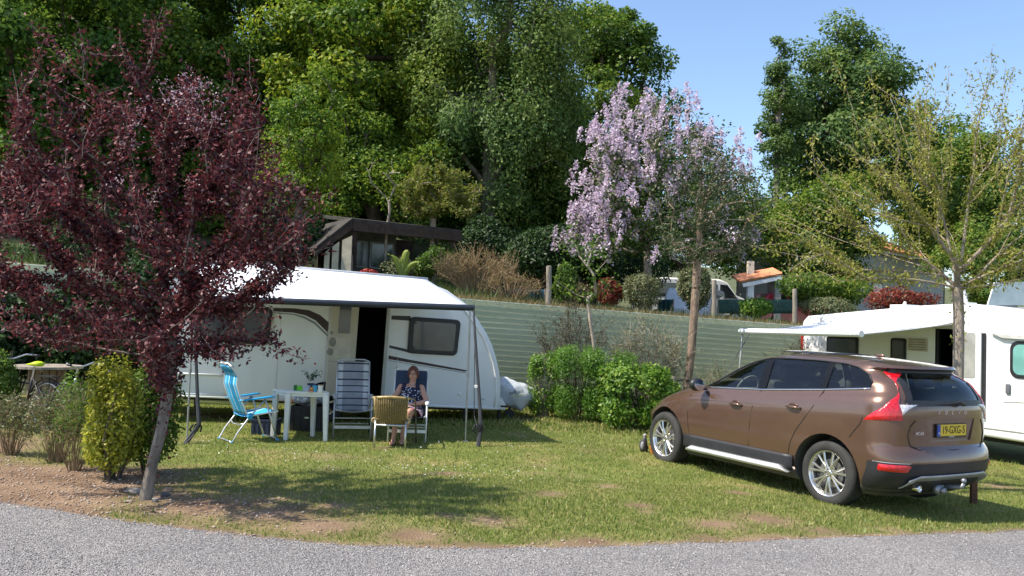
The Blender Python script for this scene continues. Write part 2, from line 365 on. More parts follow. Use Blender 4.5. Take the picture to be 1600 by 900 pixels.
def mixc(fac, a, b_, bt='MIX'):
    m_ = nd('ShaderNodeMix', data_type='RGBA', blend_type=bt)
    if hasattr(fac, 'is_linked'): nt.links.new(fac, m_.inputs[0])
    else: m_.inputs[0].default_value = fac
    nt.links.new(a, m_.inputs[6]); nt.links.new(b_, m_.inputs[7]); return m_
gr = ramp(nz(1.2).outputs['Fac'], [(.3, (.12, .16, .035)), (.55, (.19, .21, .06)), (.75, (.33, .26, .12))])
gr2 = ramp(nz(45, 8).outputs['Fac'], [(.3, (.55, .6, .45)), (.7, (1.3, 1.3, 1.2))])
gg = mixc(1.0, gr.outputs[0], gr2.outputs[0], 'MULTIPLY')
so1 = ramp(nz(2.0).outputs['Fac'], [(.35, (.20, .13, .085)), (.65, (.32, .22, .145))]); so2 = ramp(nz(70, 8).outputs['Fac'], [(.3, (.6, .58, .55)), (.7, (1.2, 1.2, 1.2))])
ss = mixc(1.0, so1.outputs[0], so2.outputs[0], 'MULTIPLY')
fm = mixc(at_.outputs['Fac'], gg.outputs[2], ss.outputs[2]); nt.links.new(fm.outputs[2], b.inputs['Base Color'])
bp = nd('ShaderNodeBump'); bp.inputs['Strength'].default_value = .9; bp.inputs['Distance'].default_value = .03; nt.links.new(nz(55, 8).outputs['Fac'], bp.inputs['Height']); nt.links.new(bp.outputs[0], b.inputs['Normal'])
g = np_mesh('ground', V, Fq, gm); tag(g, kind='structure')
a_ = g.data.attributes.new('bare', 'FLOAT', 'POINT')
BARE = np.array([bare(x, y) if (-9 < x < 9.5 and 6 < y < 18) else .35 for x, y, z in V]); a_.data.foreach_set('value', BARE.astype(np.float32))
g.data.polygons.foreach_set('use_smooth', [True] * len(g.data.polygons))

# gravel road
rm = bpy.data.materials.new('grey_gravel'); rm.use_nodes = True; nt = rm.node_tree; b = nt.nodes['Principled BSDF']; b.inputs['Roughness'].default_value = .9; b.inputs['Specular IOR Level'].default_value = .2
tc = nd('ShaderNodeTexCoord'); vo = nd('ShaderNodeTexVoronoi'); vo.inputs['Scale'].default_value = 105; nt.links.new(tc.outputs['Object'], vo.inputs['Vector'])
hs = nd('ShaderNodeRGBToBW'); nt.links.new(vo.outputs['Color'], hs.inputs[0])
r1 = ramp(hs.outputs[0], [(.15, (.13, .125, .125)), (.5, (.26, .252, .248)), (.9, (.44, .42, .40))]); r2 = ramp(nz(.7, 5).outputs['Fac'], [(.3, (.82, .81, .82)), (.7, (1.12, 1.09, 1.06))]); x1 = mixc(1.0, r1.outputs[0], r2.outputs[0], 'MULTIPLY')
nt.links.new(x1.outputs[2], b.inputs['Base Color']); bp = nd('ShaderNodeBump'); bp.inputs['Strength'].default_value = 1; bp.inputs['Distance'].default_value = .012; nt.links.new(vo.outputs['Distance'], bp.inputs['Height']); bp.invert = True; nt.links.new(bp.outputs[0], b.inputs['Normal'])
RX = lerp_axis((-60, -12, 6), (-12, 14, .05), (14, 60, 6)); RT_ = [0, .01, .03, .06, .12, .25, .5, 1]
V = []
for x in RX:
    e = edge_y(x)
    for t in RT_: y = e + (-8 - e) * t; V.append((x, y, low(x, y) + (.004 if t == 0 else .008)))
nx, ny = len(RX), len(RT_); idx = np.arange(nx * ny).reshape(nx, ny); Fq = np.stack([idx[:-1, 1:], idx[1:, 1:], idx[1:, :-1], idx[:-1, :-1]], -1).reshape(-1, 4)
tag(np_mesh('gravel_road', np.array(V), Fq, rm), kind='structure')
# loose stones of the gravel (one mass)
def stones(name, n, fn, size, m, kind='stuff'):
    oc = np.array([(1, 0, 0), (0, 1, 0), (-1, 0, 0), (0, -1, 0), (0, 0, 1), (0, 0, -1)], float); of = np.array([(0, 1, 4), (1, 2, 4), (2, 3, 4), (3, 0, 4), (1, 0, 5), (2, 1, 5), (3, 2, 5), (0, 3, 5)])
    P = fn(n); n = len(P); s = rng.uniform(size[0], size[1], (n, 1, 1)) * rng.uniform(.6, 1.3, (n, 1, 3)) * np.array([1, 1, .6]); th = rng.uniform(0, 6.28, n)
    v = oc[None] * s + rng.normal(size=(n, 6, 3)) * s * .15; c_, s_ = np.cos(th)[:, None], np.sin(th)[:, None]
    v = np.stack([v[..., 0] * c_ - v[..., 1] * s_, v[..., 0] * s_ + v[..., 1] * c_, v[..., 2]], -1) + P[:, None]
    o = np_mesh(name, v.reshape(-1, 3), (of[None] + np.arange(n)[:, None, None] * 6).reshape(-1, 3), m); return tag(o, kind=kind)
def islmat(name, cols, rough=.85):
    m = mat(name, cols[0], rough); nt = m.node_tree; g = nt.nodes.new('ShaderNodeNewGeometry'); rp = nt.nodes.new('ShaderNodeValToRGB')
    while len(rp.color_ramp.elements) < len(cols): rp.color_ramp.elements.new(.5)
    for i, c in enumerate(cols): rp.color_ramp.elements[i].position = i / (len(cols) - 1); rp.color_ramp.elements[i].color = (*c, 1)
    nt.links.new(g.outputs['Random Per Island'], rp.inputs[0]); nt.links.new(rp.outputs[0], nt.nodes['Principled BSDF'].inputs['Base Color']); return m
def on_road(n):
    x = rng.uniform(-6.5, 6.5, n); P = []
    for a in x: e = edge_y(a); y = e + .05 - rng.uniform(0, 1) ** 1.0 * (e + .05 - 5.6); P.append((a, y, low(a, y) + .010))
    return np.array(P)
stones('gravel_stones', 36000, on_road, (.003, .0085), islmat('gravel_stone', [(.11, .105, .105), (.25, .24, .235), (.36, .34, .33), (.56, .53, .49)]))
def on_earth(n):
    P = []
    while len(P) < n:
        x = rng.uniform(-7, 1.5); y = rng.uniform(6.8, 11)
        if y > edge_y(x) - .1 and rng.uniform() < bare(x, y) ** 2 * (1 if x < -2 else .25): P.append((x, y, low(x, y) + .004))
    return np.array(P)
stones('earth_pebbles', 2600, on_earth, (.005, .02), islmat('earth_pebble', [(.22, .15, .11), (.38, .27, .19), (.45, .38, .32)]))

# grass blades over the lawn (one mass)
GM1 = leafmat('grass_blade', [(.13, .19, .035), (.20, .26, .055), (.30, .31, .09), (.46, .39, .18)], .42, .02)
def grass(n, x0, x1, y0, y1, h):
    x = rng.uniform(x0, x1, n * 2); y = rng.uniform(y0, y1, n * 2); keep = []
    for i in range(len(x)):
        ok = edge_y(x[i]) + .02 < y[i] < wall_y(x[i]) - .05 and rng.uniform() > bare(x[i], y[i]) * 1.15
        keep.append(ok)
    x, y = x[keep][:n], y[keep][:n]; n = len(x); z = np.array([low(a, b_) for a, b_ in zip(x, y)])
    P = np.stack([x, y, z - .004], 1); hh = h * rng.uniform(.4, 1.3, n)[:, None]; th = rng.uniform(0, 6.28, n); wd = rng.uniform(.004, .009, n)[:, None] * (h / .035)
    s = np.stack([np.cos(th), np.sin(th), np.zeros(n)], 1); ln = rng.normal(size=(n, 3)) * np.array([.5, .5, 0]); tip = P + (nrm(np.array([0, 0, 1.]) + ln)) * hh
    return np.stack([P - s * wd, P + s * wd, tip], 1).reshape(-1, 3)
gv = np.concatenate([grass(5000, -5.5, 6.6, 6.8, 9.2, .055), grass(9000, -1.5, 4, 15, 19, .10), grass(75000, -5.5, 6.6, 7, 10.2, .032), grass(70000, -7.5, 8.5, 10.2, 14.5, .038), grass(22000, -8, 9, 14.5, 19, .055)])
tag(np_mesh('grass', gv, np.arange(len(gv)).reshape(-1, 3), GM1), kind='stuff')
# daisies and fallen petals in the lawn
P = []
for cx, cy, r_, n in ((790, 740, .9, 120), (640, 735, .6, 60), (760, 700, 1.0, 40), (1090, 690, .8, 25), (400, 705, 1.2, 60), (560, 715, 1.4, 70), (330, 695, 1.0, 30), (1000, 700, 1.2, 30), (860, 690, 1.5, 30), (280, 700, .8, 20)):
    c_ = gnd(cx, cy)
    for _ in range(int(n * .6)): x = c_.x + rng.normal() * r_ * .6; y = c_.y + rng.normal() * r_ * .45; P.append((x, y, low(x, y) + rng.uniform(.02, .04)))
P = np.array(P); v, f_ = leaf_quads(P, .020, .020, updir=2.5, jit=.4, fold=0)
tag(np_mesh('daisies', v, f_, mat('daisy_white', (.8, .8, .76), .7, var=.05)), kind='stuff')

# ================================================================ GREEN BOARDED RETAINING WALL + TERRACE
wm = mat('sage_green_boards', (.36, .385, .225), .6, var=.16, vs=2.2, bump=.15, bs=30, col2=(.44, .46, .285), stretch=(.25, 1, 1))
cap = mat('board_edge_highlight', (.66, .69, .52), .6, var=.2)  # pale strip paints the highlight along each board's top edge
m = MB(); pit_ = .118
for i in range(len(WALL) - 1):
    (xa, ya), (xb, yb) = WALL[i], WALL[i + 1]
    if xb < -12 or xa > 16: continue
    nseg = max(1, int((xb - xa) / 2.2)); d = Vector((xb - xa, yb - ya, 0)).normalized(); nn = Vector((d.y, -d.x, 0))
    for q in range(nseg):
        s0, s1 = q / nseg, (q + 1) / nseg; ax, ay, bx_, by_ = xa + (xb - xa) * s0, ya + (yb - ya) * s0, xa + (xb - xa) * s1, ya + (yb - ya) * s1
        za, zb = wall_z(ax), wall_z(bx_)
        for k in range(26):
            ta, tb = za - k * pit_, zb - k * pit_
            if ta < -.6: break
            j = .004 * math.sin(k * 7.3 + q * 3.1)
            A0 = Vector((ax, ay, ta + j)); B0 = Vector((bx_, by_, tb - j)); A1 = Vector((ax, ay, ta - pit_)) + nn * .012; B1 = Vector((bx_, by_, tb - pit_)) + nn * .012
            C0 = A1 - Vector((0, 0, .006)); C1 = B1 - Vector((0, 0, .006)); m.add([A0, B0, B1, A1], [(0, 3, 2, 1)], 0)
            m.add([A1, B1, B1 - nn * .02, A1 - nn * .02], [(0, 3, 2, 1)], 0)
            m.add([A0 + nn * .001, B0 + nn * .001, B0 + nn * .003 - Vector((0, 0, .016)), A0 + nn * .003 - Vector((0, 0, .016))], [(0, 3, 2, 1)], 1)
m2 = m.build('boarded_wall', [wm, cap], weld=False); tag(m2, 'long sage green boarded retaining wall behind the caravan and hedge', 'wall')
TX = lerp_axis((-80, -16, 8), (-16, 18, .5), (18, 80, 8)); TY = [0, .15, .4, .8, 1.3, 2, 3, 4, 5.5, 7, 9, 12, 15, 18, 22, 27, 33, 40, 50, 65, 90, 130, 200]
V = []
for x in TX:
    for d in TY: y = wall_y(x) + .02 + d; V.append((x, y, terr(x, y) if d > 0 else wall_z(x) - .02))
nx, ny = len(TX), len(TY); idx = np.arange(nx * ny).reshape(nx, ny); Fq = np.stack([idx[:-1, :-1], idx[1:, :-1], idx[1:, 1:], idx[:-1, 1:]], -1).reshape(-1, 4)
hm = mat('dry_grass_bank', (.05, .075, .022), .95, var=.2, vs=.9, col2=(.12, .115, .045), bump=1, bs=12)
h = np_mesh('hillside', np.array(V), Fq, hm); tag(h, kind='structure'); h.data.polygons.foreach_set('use_smooth', [True] * len(h.data.polygons))
# dry grass and weeds along the wall top
def bank(n, x0, x1, d0, d1, h, wd_):
    x = rng.uniform(x0, x1, n); d = d0 + (d1 - d0) * rng.uniform(0, 1, n) ** 1.6; y = np.array([wall_y(a) for a in x]) + d; z = np.array([terr(a, b_) for a, b_ in zip(x, y)])
    P = np.stack([x, y, z - .02], 1); hh = h * rng.uniform(.3, 1.3, n)[:, None]; th = rng.uniform(0, 6.28, n); wd = rng.uniform(.5, 1, n)[:, None] * wd_
    s = np.stack([np.cos(th), np.sin(th), np.zeros(n)], 1); tip = P + nrm(np.array([0, -.15, 1.]) + rng.normal(size=(n, 3)) * .55) * hh
    return np.stack([P - s * wd, P + s * wd, tip], 1).reshape(-1, 3)
gv = bank(16000, -2, 12, .02, 1.6, .17, .012)
tag(np_mesh('dry_grass', gv, np.arange(len(gv)).reshape(-1, 3), leafmat('dry_blade', [(.20, .13, .06), (.34, .24, .11), (.13, .15, .045), (.40, .31, .18)], .3, .03)), kind='stuff')
gv = bank(22000, -16, 14, 1.0, 7, .3, .02)
tag(np_mesh('undergrowth', gv, np.arange(len(gv)).reshape(-1, 3), leafmat('weed_blade', [(.04, .08, .02), (.08, .13, .03), (.15, .15, .06)], .3, .03)), kind='stuff')
# ================================================================ TREES
L_DARK = leafmat('leaf_oak_green', [(.03, .075, .012), (.06, .135, .018), (.105, .19, .025), (.17, .25, .035)], .45, .018, big=.35)
L_YEL = leafmat('leaf_fresh_green', [(.06, .13, .012), (.12, .21, .02), (.20, .29, .028), (.32, .36, .04)], .48, .018, big=.35)
L_BIRCH = leafmat('leaf_birch', [(.075, .14, .03), (.125, .205, .05), (.18, .265, .07), (.25, .32, .10)], .45, .02, big=.3)
L_MID = leafmat('leaf_mid_green', [(.045, .10, .015), (.085, .17, .025), (.14, .23, .035), (.21, .28, .05)], .46, .02, big=.4)
L_BLUE = leafmat('leaf_blue_green', [(.045, .10, .03), (.08, .155, .045), (.12, .20, .06), (.17, .25, .08)], .42, .02, big=.4)
def hz(x, y): return terr(x, y) - .1
def T(name, label, px, py, Y, rx, ry, rz, ncl, per, size, lm, **k):
    c = at(px, py, Y); b = (c.x + k.pop('dx', 0), Y, hz(c.x, Y)); return big_tree(name, label, b, (c.x, Y, c.z), (rx, ry, rz), ncl, per, size, lm, **k)
T('weeping_birch', 'large grey green weeping birch with fine hanging twigs behind the round headed tree', 770, 110, 28, 2.75, 2.4, 6.1, 170, 430, .14, L_BIRCH, bark=BARKG, crad=(.5, .95), seed=3, squash=.9, droop=.8, asp=.5, inner=.5)
T('broadleaf_tree', 'green broadleaf tree against the sky between the birch and the pink blossom', 935, 175, 33, 2.5, 2.4, 4.6, 85, 430, .18, L_MID, crad=(.5, 1.05), seed=4, extra=[at(1008, 120, 33), at(1000, 175, 33), at(915, 60, 33), at(975, 75, 33)])
T('broadleaf_tree', 'tall yellow green tree just behind the top of the purple leaved tree', 560, 90, 29, 3.2, 2.6, 5.6, 105, 430, .18, L_YEL, crad=(.6, 1.1), seed=5)
T('broadleaf_tree', 'dark leaved tall tree with sky glints, second of the wood beside the birch', 420, 70, 31, 3.3, 2.6, 5.4, 100, 420, .18, L_DARK, crad=(.6, 1.1), seed=6)
T('broadleaf_tree', 'pale green topped tree rising above the purple leaves at the top edge', 225, 60, 29, 3.4, 2.6, 5.4, 105, 420, .18, L_MID, crad=(.6, 1.1), seed=7)
T('broadleaf_tree', 'darkest tall tree at the left corner of the wood', 45, 110, 25, 3.0, 2.6, 6.2, 110, 420, .18, L_DARK, crad=(.6, 1.1), seed=8)
T('bright_green_tree', 'slim light green tree beside the right edge of the purple crown', 470, 235, 19.5, .95, .9, 1.75, 60, 230, .085, L_YEL, crad=(.22, .48), seed=9, r_base=.09)
T('broadleaf_tree', 'low spreading green tree behind the brown shed', 590, 265, 27.5, 2.6, 1.6, 2.4, 70, 260, .14, L_YEL, crad=(.5, .9), seed=10)
T('broadleaf_tree', 'shaded tree behind the round headed tree under the birch', 800, 330, 30, 2.9, 1.8, 2.6, 80, 260, .14, L_DARK, crad=(.5, .9), seed=11)
T('tall_oak', 'big blue green oak standing alone against the sky over the tiled house', 1310, 205, 36, 2.9, 2.7, 4.2, 120, 400, .18, L_BLUE, crad=(.55, 1.15), seed=12, r_base=.3, inner=.5)
T('broadleaf_tree', 'deep green lower tree in front of the tiled house', 1280, 370, 33, 2.5, 1.5, 2.7, 80, 280, .14, L_MID, crad=(.5, .9), seed=14, r_base=.16)
T('ivy_clad_tree', 'slender ivy clad tree on the left side of the lone oak', 1216, 180, 34, .50, .5, 3.1, 42, 200, .12, L_BLUE, crad=(.25, .5), seed=13, r_base=.12, bark=BARKG)
T('broadleaf_tree', 'mid green tree behind the sparse brown tree at the photo edge', 1530, 330, 38, 3.4, 2.4, 3.6, 95, 260, .18, L_MID, crad=(.6, 1.1), seed=15)
T('broadleaf_tree', 'green tree over the roof end of the tiled house', 1455, 270, 46, 2.9, 2.2, 3.4, 70, 240, .2, L_MID, crad=(.6, 1.1), seed=16)
T('broadleaf_tree', 'shaded green tree behind the blossom and the parked vans', 1080, 345, 40, 4.2, 2, 3.0, 90, 250, .18, L_DARK, crad=(.7, 1.2), seed=17)
T('broadleaf_tree', 'dark green tree behind the left side of the pink blossom tree', 905, 345, 31, 2.2, 1.6, 3.0, 70, 250, .15, L_MID, crad=(.6, 1.0), seed=18)
# back rows of the wood: copies, hardly told apart
proto = T('woodland_tree', 'one of the dense woodland trees filling the slope behind', 330, 210, 36, 4.6, 3, 6.2, 130, 300, .24, L_MID, crad=(.8, 1.4), seed=21, group='trees filling the wooded slope')
for px, Y, s in ((90, 34, 1.05), (-60, 30, 1.0), (190, 40, 1.15), (470, 39, 1.1), (610, 38, 1.0), (720, 40, 1.12), (850, 42, .86), (40, 44, 1.3), (300, 30, .8)):
    c_ = copy_tree(proto); X = (px - 800) / F_PX * Y; c_.location = (X, Y, hz(X, Y) - .2); c_.rotation_euler.z = rng.uniform(0, 6.28); c_.scale = (s, s, s)
T('broadleaf_tree', 'bright green tree just right of the honey locust trunk behind the motorhome', 1575, 420, 30, 2.3, 1.6, 1.7, 60, 260, .13, L_MID, crad=(.4, .8), seed=31)
T('broadleaf_tree', 'low green tree above the end of the tiled roof', 1470, 350, 47, 3.2, 2.0, 2.4, 60, 240, .2, L_YEL, crad=(.6, 1.1), seed=32)
T('broadleaf_tree', 'shaded green tree filling the gap between the blossom and the lone oak', 1185, 385, 44, 2.4, 1.6, 2.0, 60, 240, .16, L_DARK, crad=(.5, 1.0), seed=33)
# dark understorey on the bank
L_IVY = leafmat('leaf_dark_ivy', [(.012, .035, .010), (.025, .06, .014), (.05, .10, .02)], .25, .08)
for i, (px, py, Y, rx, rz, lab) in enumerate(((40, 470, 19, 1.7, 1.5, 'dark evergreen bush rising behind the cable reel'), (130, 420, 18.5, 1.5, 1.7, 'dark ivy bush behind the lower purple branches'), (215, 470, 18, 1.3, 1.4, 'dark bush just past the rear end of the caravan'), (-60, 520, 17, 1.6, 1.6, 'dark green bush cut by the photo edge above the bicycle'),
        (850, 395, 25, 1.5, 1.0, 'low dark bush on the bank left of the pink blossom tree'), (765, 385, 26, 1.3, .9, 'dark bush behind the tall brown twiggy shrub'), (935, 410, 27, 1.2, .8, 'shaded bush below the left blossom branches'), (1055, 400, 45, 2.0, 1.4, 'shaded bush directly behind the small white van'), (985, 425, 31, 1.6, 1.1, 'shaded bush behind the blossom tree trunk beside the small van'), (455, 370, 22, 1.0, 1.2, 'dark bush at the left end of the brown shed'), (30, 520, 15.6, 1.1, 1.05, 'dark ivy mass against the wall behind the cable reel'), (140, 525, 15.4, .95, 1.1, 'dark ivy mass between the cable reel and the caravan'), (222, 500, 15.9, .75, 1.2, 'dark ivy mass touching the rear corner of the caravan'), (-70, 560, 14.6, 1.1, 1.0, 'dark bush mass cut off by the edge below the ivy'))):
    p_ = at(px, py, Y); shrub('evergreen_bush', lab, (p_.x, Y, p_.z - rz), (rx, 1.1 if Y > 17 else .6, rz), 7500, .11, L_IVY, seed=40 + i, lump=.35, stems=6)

# ---- purple leaved plum in front
def fine_tree(name, label, cat, base, trunk, targets, lm, bark, leafL, leafW, per, spread, r_base, r_tip=.003, wig=.1, up=.2, seg=.2, seed=1, minnode=2, flowers=None, droop=0., back=.5, n=6, expo=2.2, updir=.5, skip=0., depw=.35):
    e = empty(name, Vector(base), label, cat); B = np.array(base, float)
    tr = [np.array(p, float) - B for p in trunk]; tg = [np.array(p, float) - B for p in targets]
    N, par, rd, tips = skeleton(tr, tg, r_tip, r_base, wig=wig, seg=seg, up=up, minnode=minnode, seed=seed, expo=expo, depw=depw)
    skel_mesh('trunk', N, par, rd, bark, e, n=n, skip=skip); A = np.array(N); P = []
    for t in tips:
        path = [t]; L = 0
        while par[path[-1]] >= 0 and L < back: L += np.linalg.norm(A[path[-1]] - A[par[path[-1]]]); path.append(par[path[-1]])
        for _ in range(per):
            s = rng.uniform(0, 1) * (len(path) - 1) * .999; i = int(s); a, b_ = A[path[i]], A[path[i + 1]]; P.append(a + (b_ - a) * (s - i))
    P = np.array(P) + rng.normal(size=(len(P), 3)) * spread
    v, f = leaf_quads(P, leafL, leafW, updir=updir, jit=.9, droop=droop); np_mesh('crown', v, f, lm, e)
    return e, A, tips, par
def cone_targets(px0, px1, py0, py1, Y, dy, n, inside, seed):
    rs = np.random.default_rng(seed); o = []
    while len(o) < n:
        px, py = rs.uniform(px0, px1), rs.uniform(py0, py1)
        if inside(px, py): 
            yy = Y + rs.uniform(-1, 1) * dy * inside(px, py); p = at(px, py, yy); o.append((p.x, yy, p.z))
    return o
L_PLUM = leafmat('leaf_purple', [(.022, .008, .011), (.048, .012, .018), (.10, .020, .027), (.19, .035, .036), (.20, .10, .10)], .20, .03)
pb = gnd(230, 778)
ptr = [(pb.x, 8.42, low(pb.x, 8.42) - .05)] + [tuple(at(px, py, Y)) for px, py, Y in ((237, 730, 8.42), (250, 680, 8.42), (258, 640, 8.44), (264, 600, 8.45), (268, 560, 8.47), (270, 520, 8.48), (262, 480, 8.48), (255, 440, 8.5), (250, 390, 8.5))]
def in_plum(px, py):
    # outline of the crown measured on the photograph
    yy = [30, 60, 90, 130, 180, 240, 300, 360, 420, 480, 530, 570]; L = [215, 60, 25, 20, 22, 15, -60, -130, -140, -80, 40, 190]; Rr = [260, 285, 330, 395, 410, 428, 470, 505, 475, 440, 415, 420]
    if py < yy[0] or py > yy[-1]: return 0
    l, r = np.interp(py, yy, L), np.interp(py, yy, Rr)
    if not l < px < r: return 0
    if py < 120 and noise.noise(Vector((px * .022, py * .004, 2))) < .02: return 0
    c_, h_ = (l + r) / 2, (r - l) / 2; return max(.15, math.sqrt(max(0, 1 - ((px - c_) / h_) ** 2)))
tg = cone_targets(-150, 510, 60, 560, 8.5, 1.35, 270, lambda a, b: in_plum(a, b) if b > 130 else 0, 5)
rs_ = np.random.default_rng(77)
for k in range(190):   # long shoots radiating from the fork
    th = math.pi * rs_.uniform(-.06, 1.06); dx, dy = math.cos(th), -math.sin(th); r0_ = 0
    for q_ in range(10, 700, 6):
        if in_plum(255 + dx * q_, 400 + dy * q_) or in_plum(255 + dx * (q_ + 24), 400 + dy * (q_ + 24)): r0_ = q_
    r0_ *= rs_.uniform(.62, .98) if k % 4 else rs_.uniform(.95, 1.05); yy_ = 8.5 + rs_.normal() * .55; tg.append(tuple(at(255 + dx * r0_, 400 + dy * r0_, yy_)))
tg += [tuple(at(px, py, Y)) for px, py, Y in ((45, 35, 8.6), (120, 32, 8.4), (228, 28, 8.5), (238, 50, 8.6), (70, 60, 8.7), (390, 85, 8.5), (350, 80, 8.6), (500, 310, 8.4), (520, 300, 8.5), (455, 555, 8.3), (485, 560, 8.3), (430, 545, 8.3), (400, 530, 8.3), (380, 560, 8.2), (440, 520, 8.3), (345, 560, 8.2), (520, 385, 8.5), (20, 108, 8.4), (28, 235, 8.4), (360, 500, 8.3), (340, 540, 8.3), (90, 520, 8.3))]
e, A, tips, par = fine_tree('purple_plum_tree', 'purple leaved plum tree leaning beside the gravel with flat stones at its foot', 'tree', ptr[0], ptr, tg, L_PLUM, BARKG, .054, .027, 112, .045, .055, r_tip=.0026, seed=2, minnode=4, up=-.05, wig=.05, back=1.1, n=8, expo=1.9, skip=.0, depw=.5)
P = []
for t in tips:
    q = A[t] + np.array(ptr[0])
    d = q - np.array(CAM); sx = 800 + F_PX * np.dot(d, RT) / np.dot(d, FW); sy = 450 - F_PX * np.dot(d, UP) / np.dot(d, FW)
    if 170 < sx < 340 and 120 < sy < 330 and rng.uniform() < .5: P += [A[t] + rng.normal(size=3) * .05 for _ in range(34)]
v, f = leaf_quads(np.array(P), .022, .020, jit=1.2); np_mesh('blossom', v, f, leafmat('blossom_pale_pink', [(.34, .20, .26), (.48, .32, .38), (.58, .44, .48)], .3, .03), e)

# ---- brown twigged tree by the motorhome
L_LOC = leafmat('leaf_olive_brown', [(.18, .18, .04), (.26, .28, .05), (.34, .36, .06), (.36, .27, .10)], .48, .02)
lb = (6.24, 12.0, low(6.24, 12) - .05)
ltr = [lb] + [tuple(at(px, py, 12)) for px, py in ((1497, 640), (1497, 590), (1498, 540), (1498, 490), (1496, 450), (1490, 415), (1482, 380))]
def in_loc(px, py):
    yy = [70, 110, 160, 220, 300, 370, 420, 470]; L = [1555, 1360, 1290, 1260, 1200, 1170, 1210, 1330]; Rr = [1570, 1700, 1740, 1760, 1760, 1740, 1720, 1640]
    l, r = np.interp(py, yy, L), np.interp(py, yy, Rr)
    if not l < px < r or py < 70 or py > 465: return 0
    c_, h_ = (l + r) / 2, (r - l) / 2; return max(.2, math.sqrt(max(0, 1 - ((px - c_) / h_) ** 2)))
tg = cone_targets(1160, 1760, 90, 440, 12, 1.5, 50, in_loc, 8)
for k in range(120):
    th = math.pi * rs_.uniform(-.02, 1.02); dx, dy = math.cos(th), -math.sin(th); r0_ = 0
    for q_ in range(10, 500, 6):
        if in_loc(1490 + dx * q_, 430 + dy * q_): r0_ = q_
    r0_ *= rs_.uniform(.5, 1.05); tg.append(tuple(at(1490 + dx * r0_, 430 + dy * r0_, 12 + rs_.normal() * .8)))
tg += [tuple(at(px, py, 12)) for px, py in ((1550, 75), (1560, 110), (1180, 385), (1165, 330), (1210, 430), (1300, 95), (1260, 260))]
fine_tree('honey_locust_tree', 'sparse brown twigged tree with small new leaves in front of the motorhome door', 'tree', lb, ltr, tg, L_LOC, BARKL, .068, .024, 84, .045, .075, r_tip=.0034, seed=4, minnode=5, up=.04, wig=.035, back=1.2, n=8, droop=.4, expo=1.6, depw=.85)

# ---- pink blossom tree on the bank
pk = at(1012, 460, 24); pz = terr(pk.x, 24)
pt = [(pk.x, 24, pz - .1), tuple(at(1012, 430, 24)), tuple(at(1012, 400, 24)), tuple(at(1010, 382, 24)), tuple(at(1012, 355, 24)), tuple(at(1015, 320, 24))]
def in_pink(px, py):
    yy = [150, 180, 220, 260, 300, 340, 372, 400, 425]; L = [985, 950, 925, 905, 892, 890, 872, 925, 1000]; Rr = [1010, 1120, 1150, 1165, 1180, 1195, 1200, 1190, 1150]
    l, r = np.interp(py, yy, L), np.interp(py, yy, Rr)
    if not l < px < r or py < 150 or py > 425: return 0
    c_, h_ = (l + r) / 2, (r - l) / 2; return max(.25, math.sqrt(max(0, 1 - ((px - c_) / h_) ** 2)))
tg = cone_targets(870, 1200, 150, 400, 24, 2.3, 300, in_pink, 9) + [tuple(at(px, py, 24)) for px, py in ((972, 152), (1010, 158), (1052, 172), (1078, 176), (960, 165), (880, 370), (895, 375), (872, 382))]
L_PINKG = leafmat('leaf_robinia', [(.03, .07, .015), (.06, .11, .02), (.10, .15, .03)], .38, .05)
e, A, tips, par = fine_tree('pink_blossom_tree', 'pink flowering tree with pale lilac blossom on the bank above the green wall', 'tree', pt[0], pt, tg, L_PINKG, BARKL, .12, .07, 40, .14, .12, r_tip=.010, seed=5, minnode=3, up=.1, wig=.12, back=1.2, seg=.4)
P = []
for t in tips:
    q = A[t] + np.array(pt[0]); d = q - np.array(CAM); sx = 800 + F_PX * np.dot(d, RT) / np.dot(d, FW); sy = 450 - F_PX * np.dot(d, UP) / np.dot(d, FW)
    pr = np.clip(1.15 - (sx - 900) / 300 - max(0, sy - 250) / 220 * (sx > 960), .10, 1)
    if q[1] < 24.6 or sy < 260:
        if rng.uniform() < pr:
            for k in range(3):
                c_ = A[t] + rng.normal(size=3) * .24
                for _ in range(44): h_ = rng.uniform(0, 1); P.append(c_ + np.array([rng.normal() * .075 * (1.1 - h_), rng.normal() * .075 * (1.1 - h_), -.08 + .36 * h_]))
v, f = leaf_quads(np.array(P), .075, .066, jit=1.3); np_mesh('blossom', v, f, leafmat('blossom_lilac', [(.50, .38, .54), (.66, .53, .67), (.78, .68, .77), (.58, .45, .48)], .4, .02), e)

# ---- tree with pale trunk behind the car bonnet
tb = at(1072, 640, 17.2)
t2 = [(tb.x, 17.2, low(tb.x, 17.2))] + [tuple(at(px, py, 17.2)) for px, py in ((1075, 590), (1080, 550), (1084, 500), (1087, 450), (1090, 400), (1093, 380), (1095, 350))]
def in_t2(px, py):
    yy = [205, 240, 280, 320, 360, 400, 430]; L = [1080, 1050, 1035, 1025, 1030, 1050, 1070]; Rr = [1120, 1160, 1195, 1210, 1212, 1190, 1150]
    l, r = np.interp(py, yy, L), np.interp(py, yy, Rr)
    if not l < px < r or py < 205 or py > 430: return 0
    return .8
tg = cone_targets(1020, 1215, 205, 415, 17.2, 1.2, 120, in_t2, 10)
L_T2 = leafmat('leaf_grey_green', [(.035, .06, .02), (.06, .09, .03), (.10, .12, .05)], .3, .06)
e, A, tips, par = fine_tree('crooked_tree', 'tree with pale bare limbs and a long brown trunk behind the car bonnet', 'tree', t2[0], t2, tg, L_T2, mat('bark_warm', (.24, .17, .12), .9, var=.35, vs=14, bump=.8, bs=50, stretch=(1, 1, .3)), .075, .04, 44, .07, .085, r_tip=.005, seed=6, minnode=4, up=.05, wig=.22, back=.7, seg=.25, expo=1.8)
P = []
for t in tips:
    if rng.uniform() < .12: P += [A[t] + rng.normal(size=3) * np.array([.06, .06, .12]) for _ in range(40)]
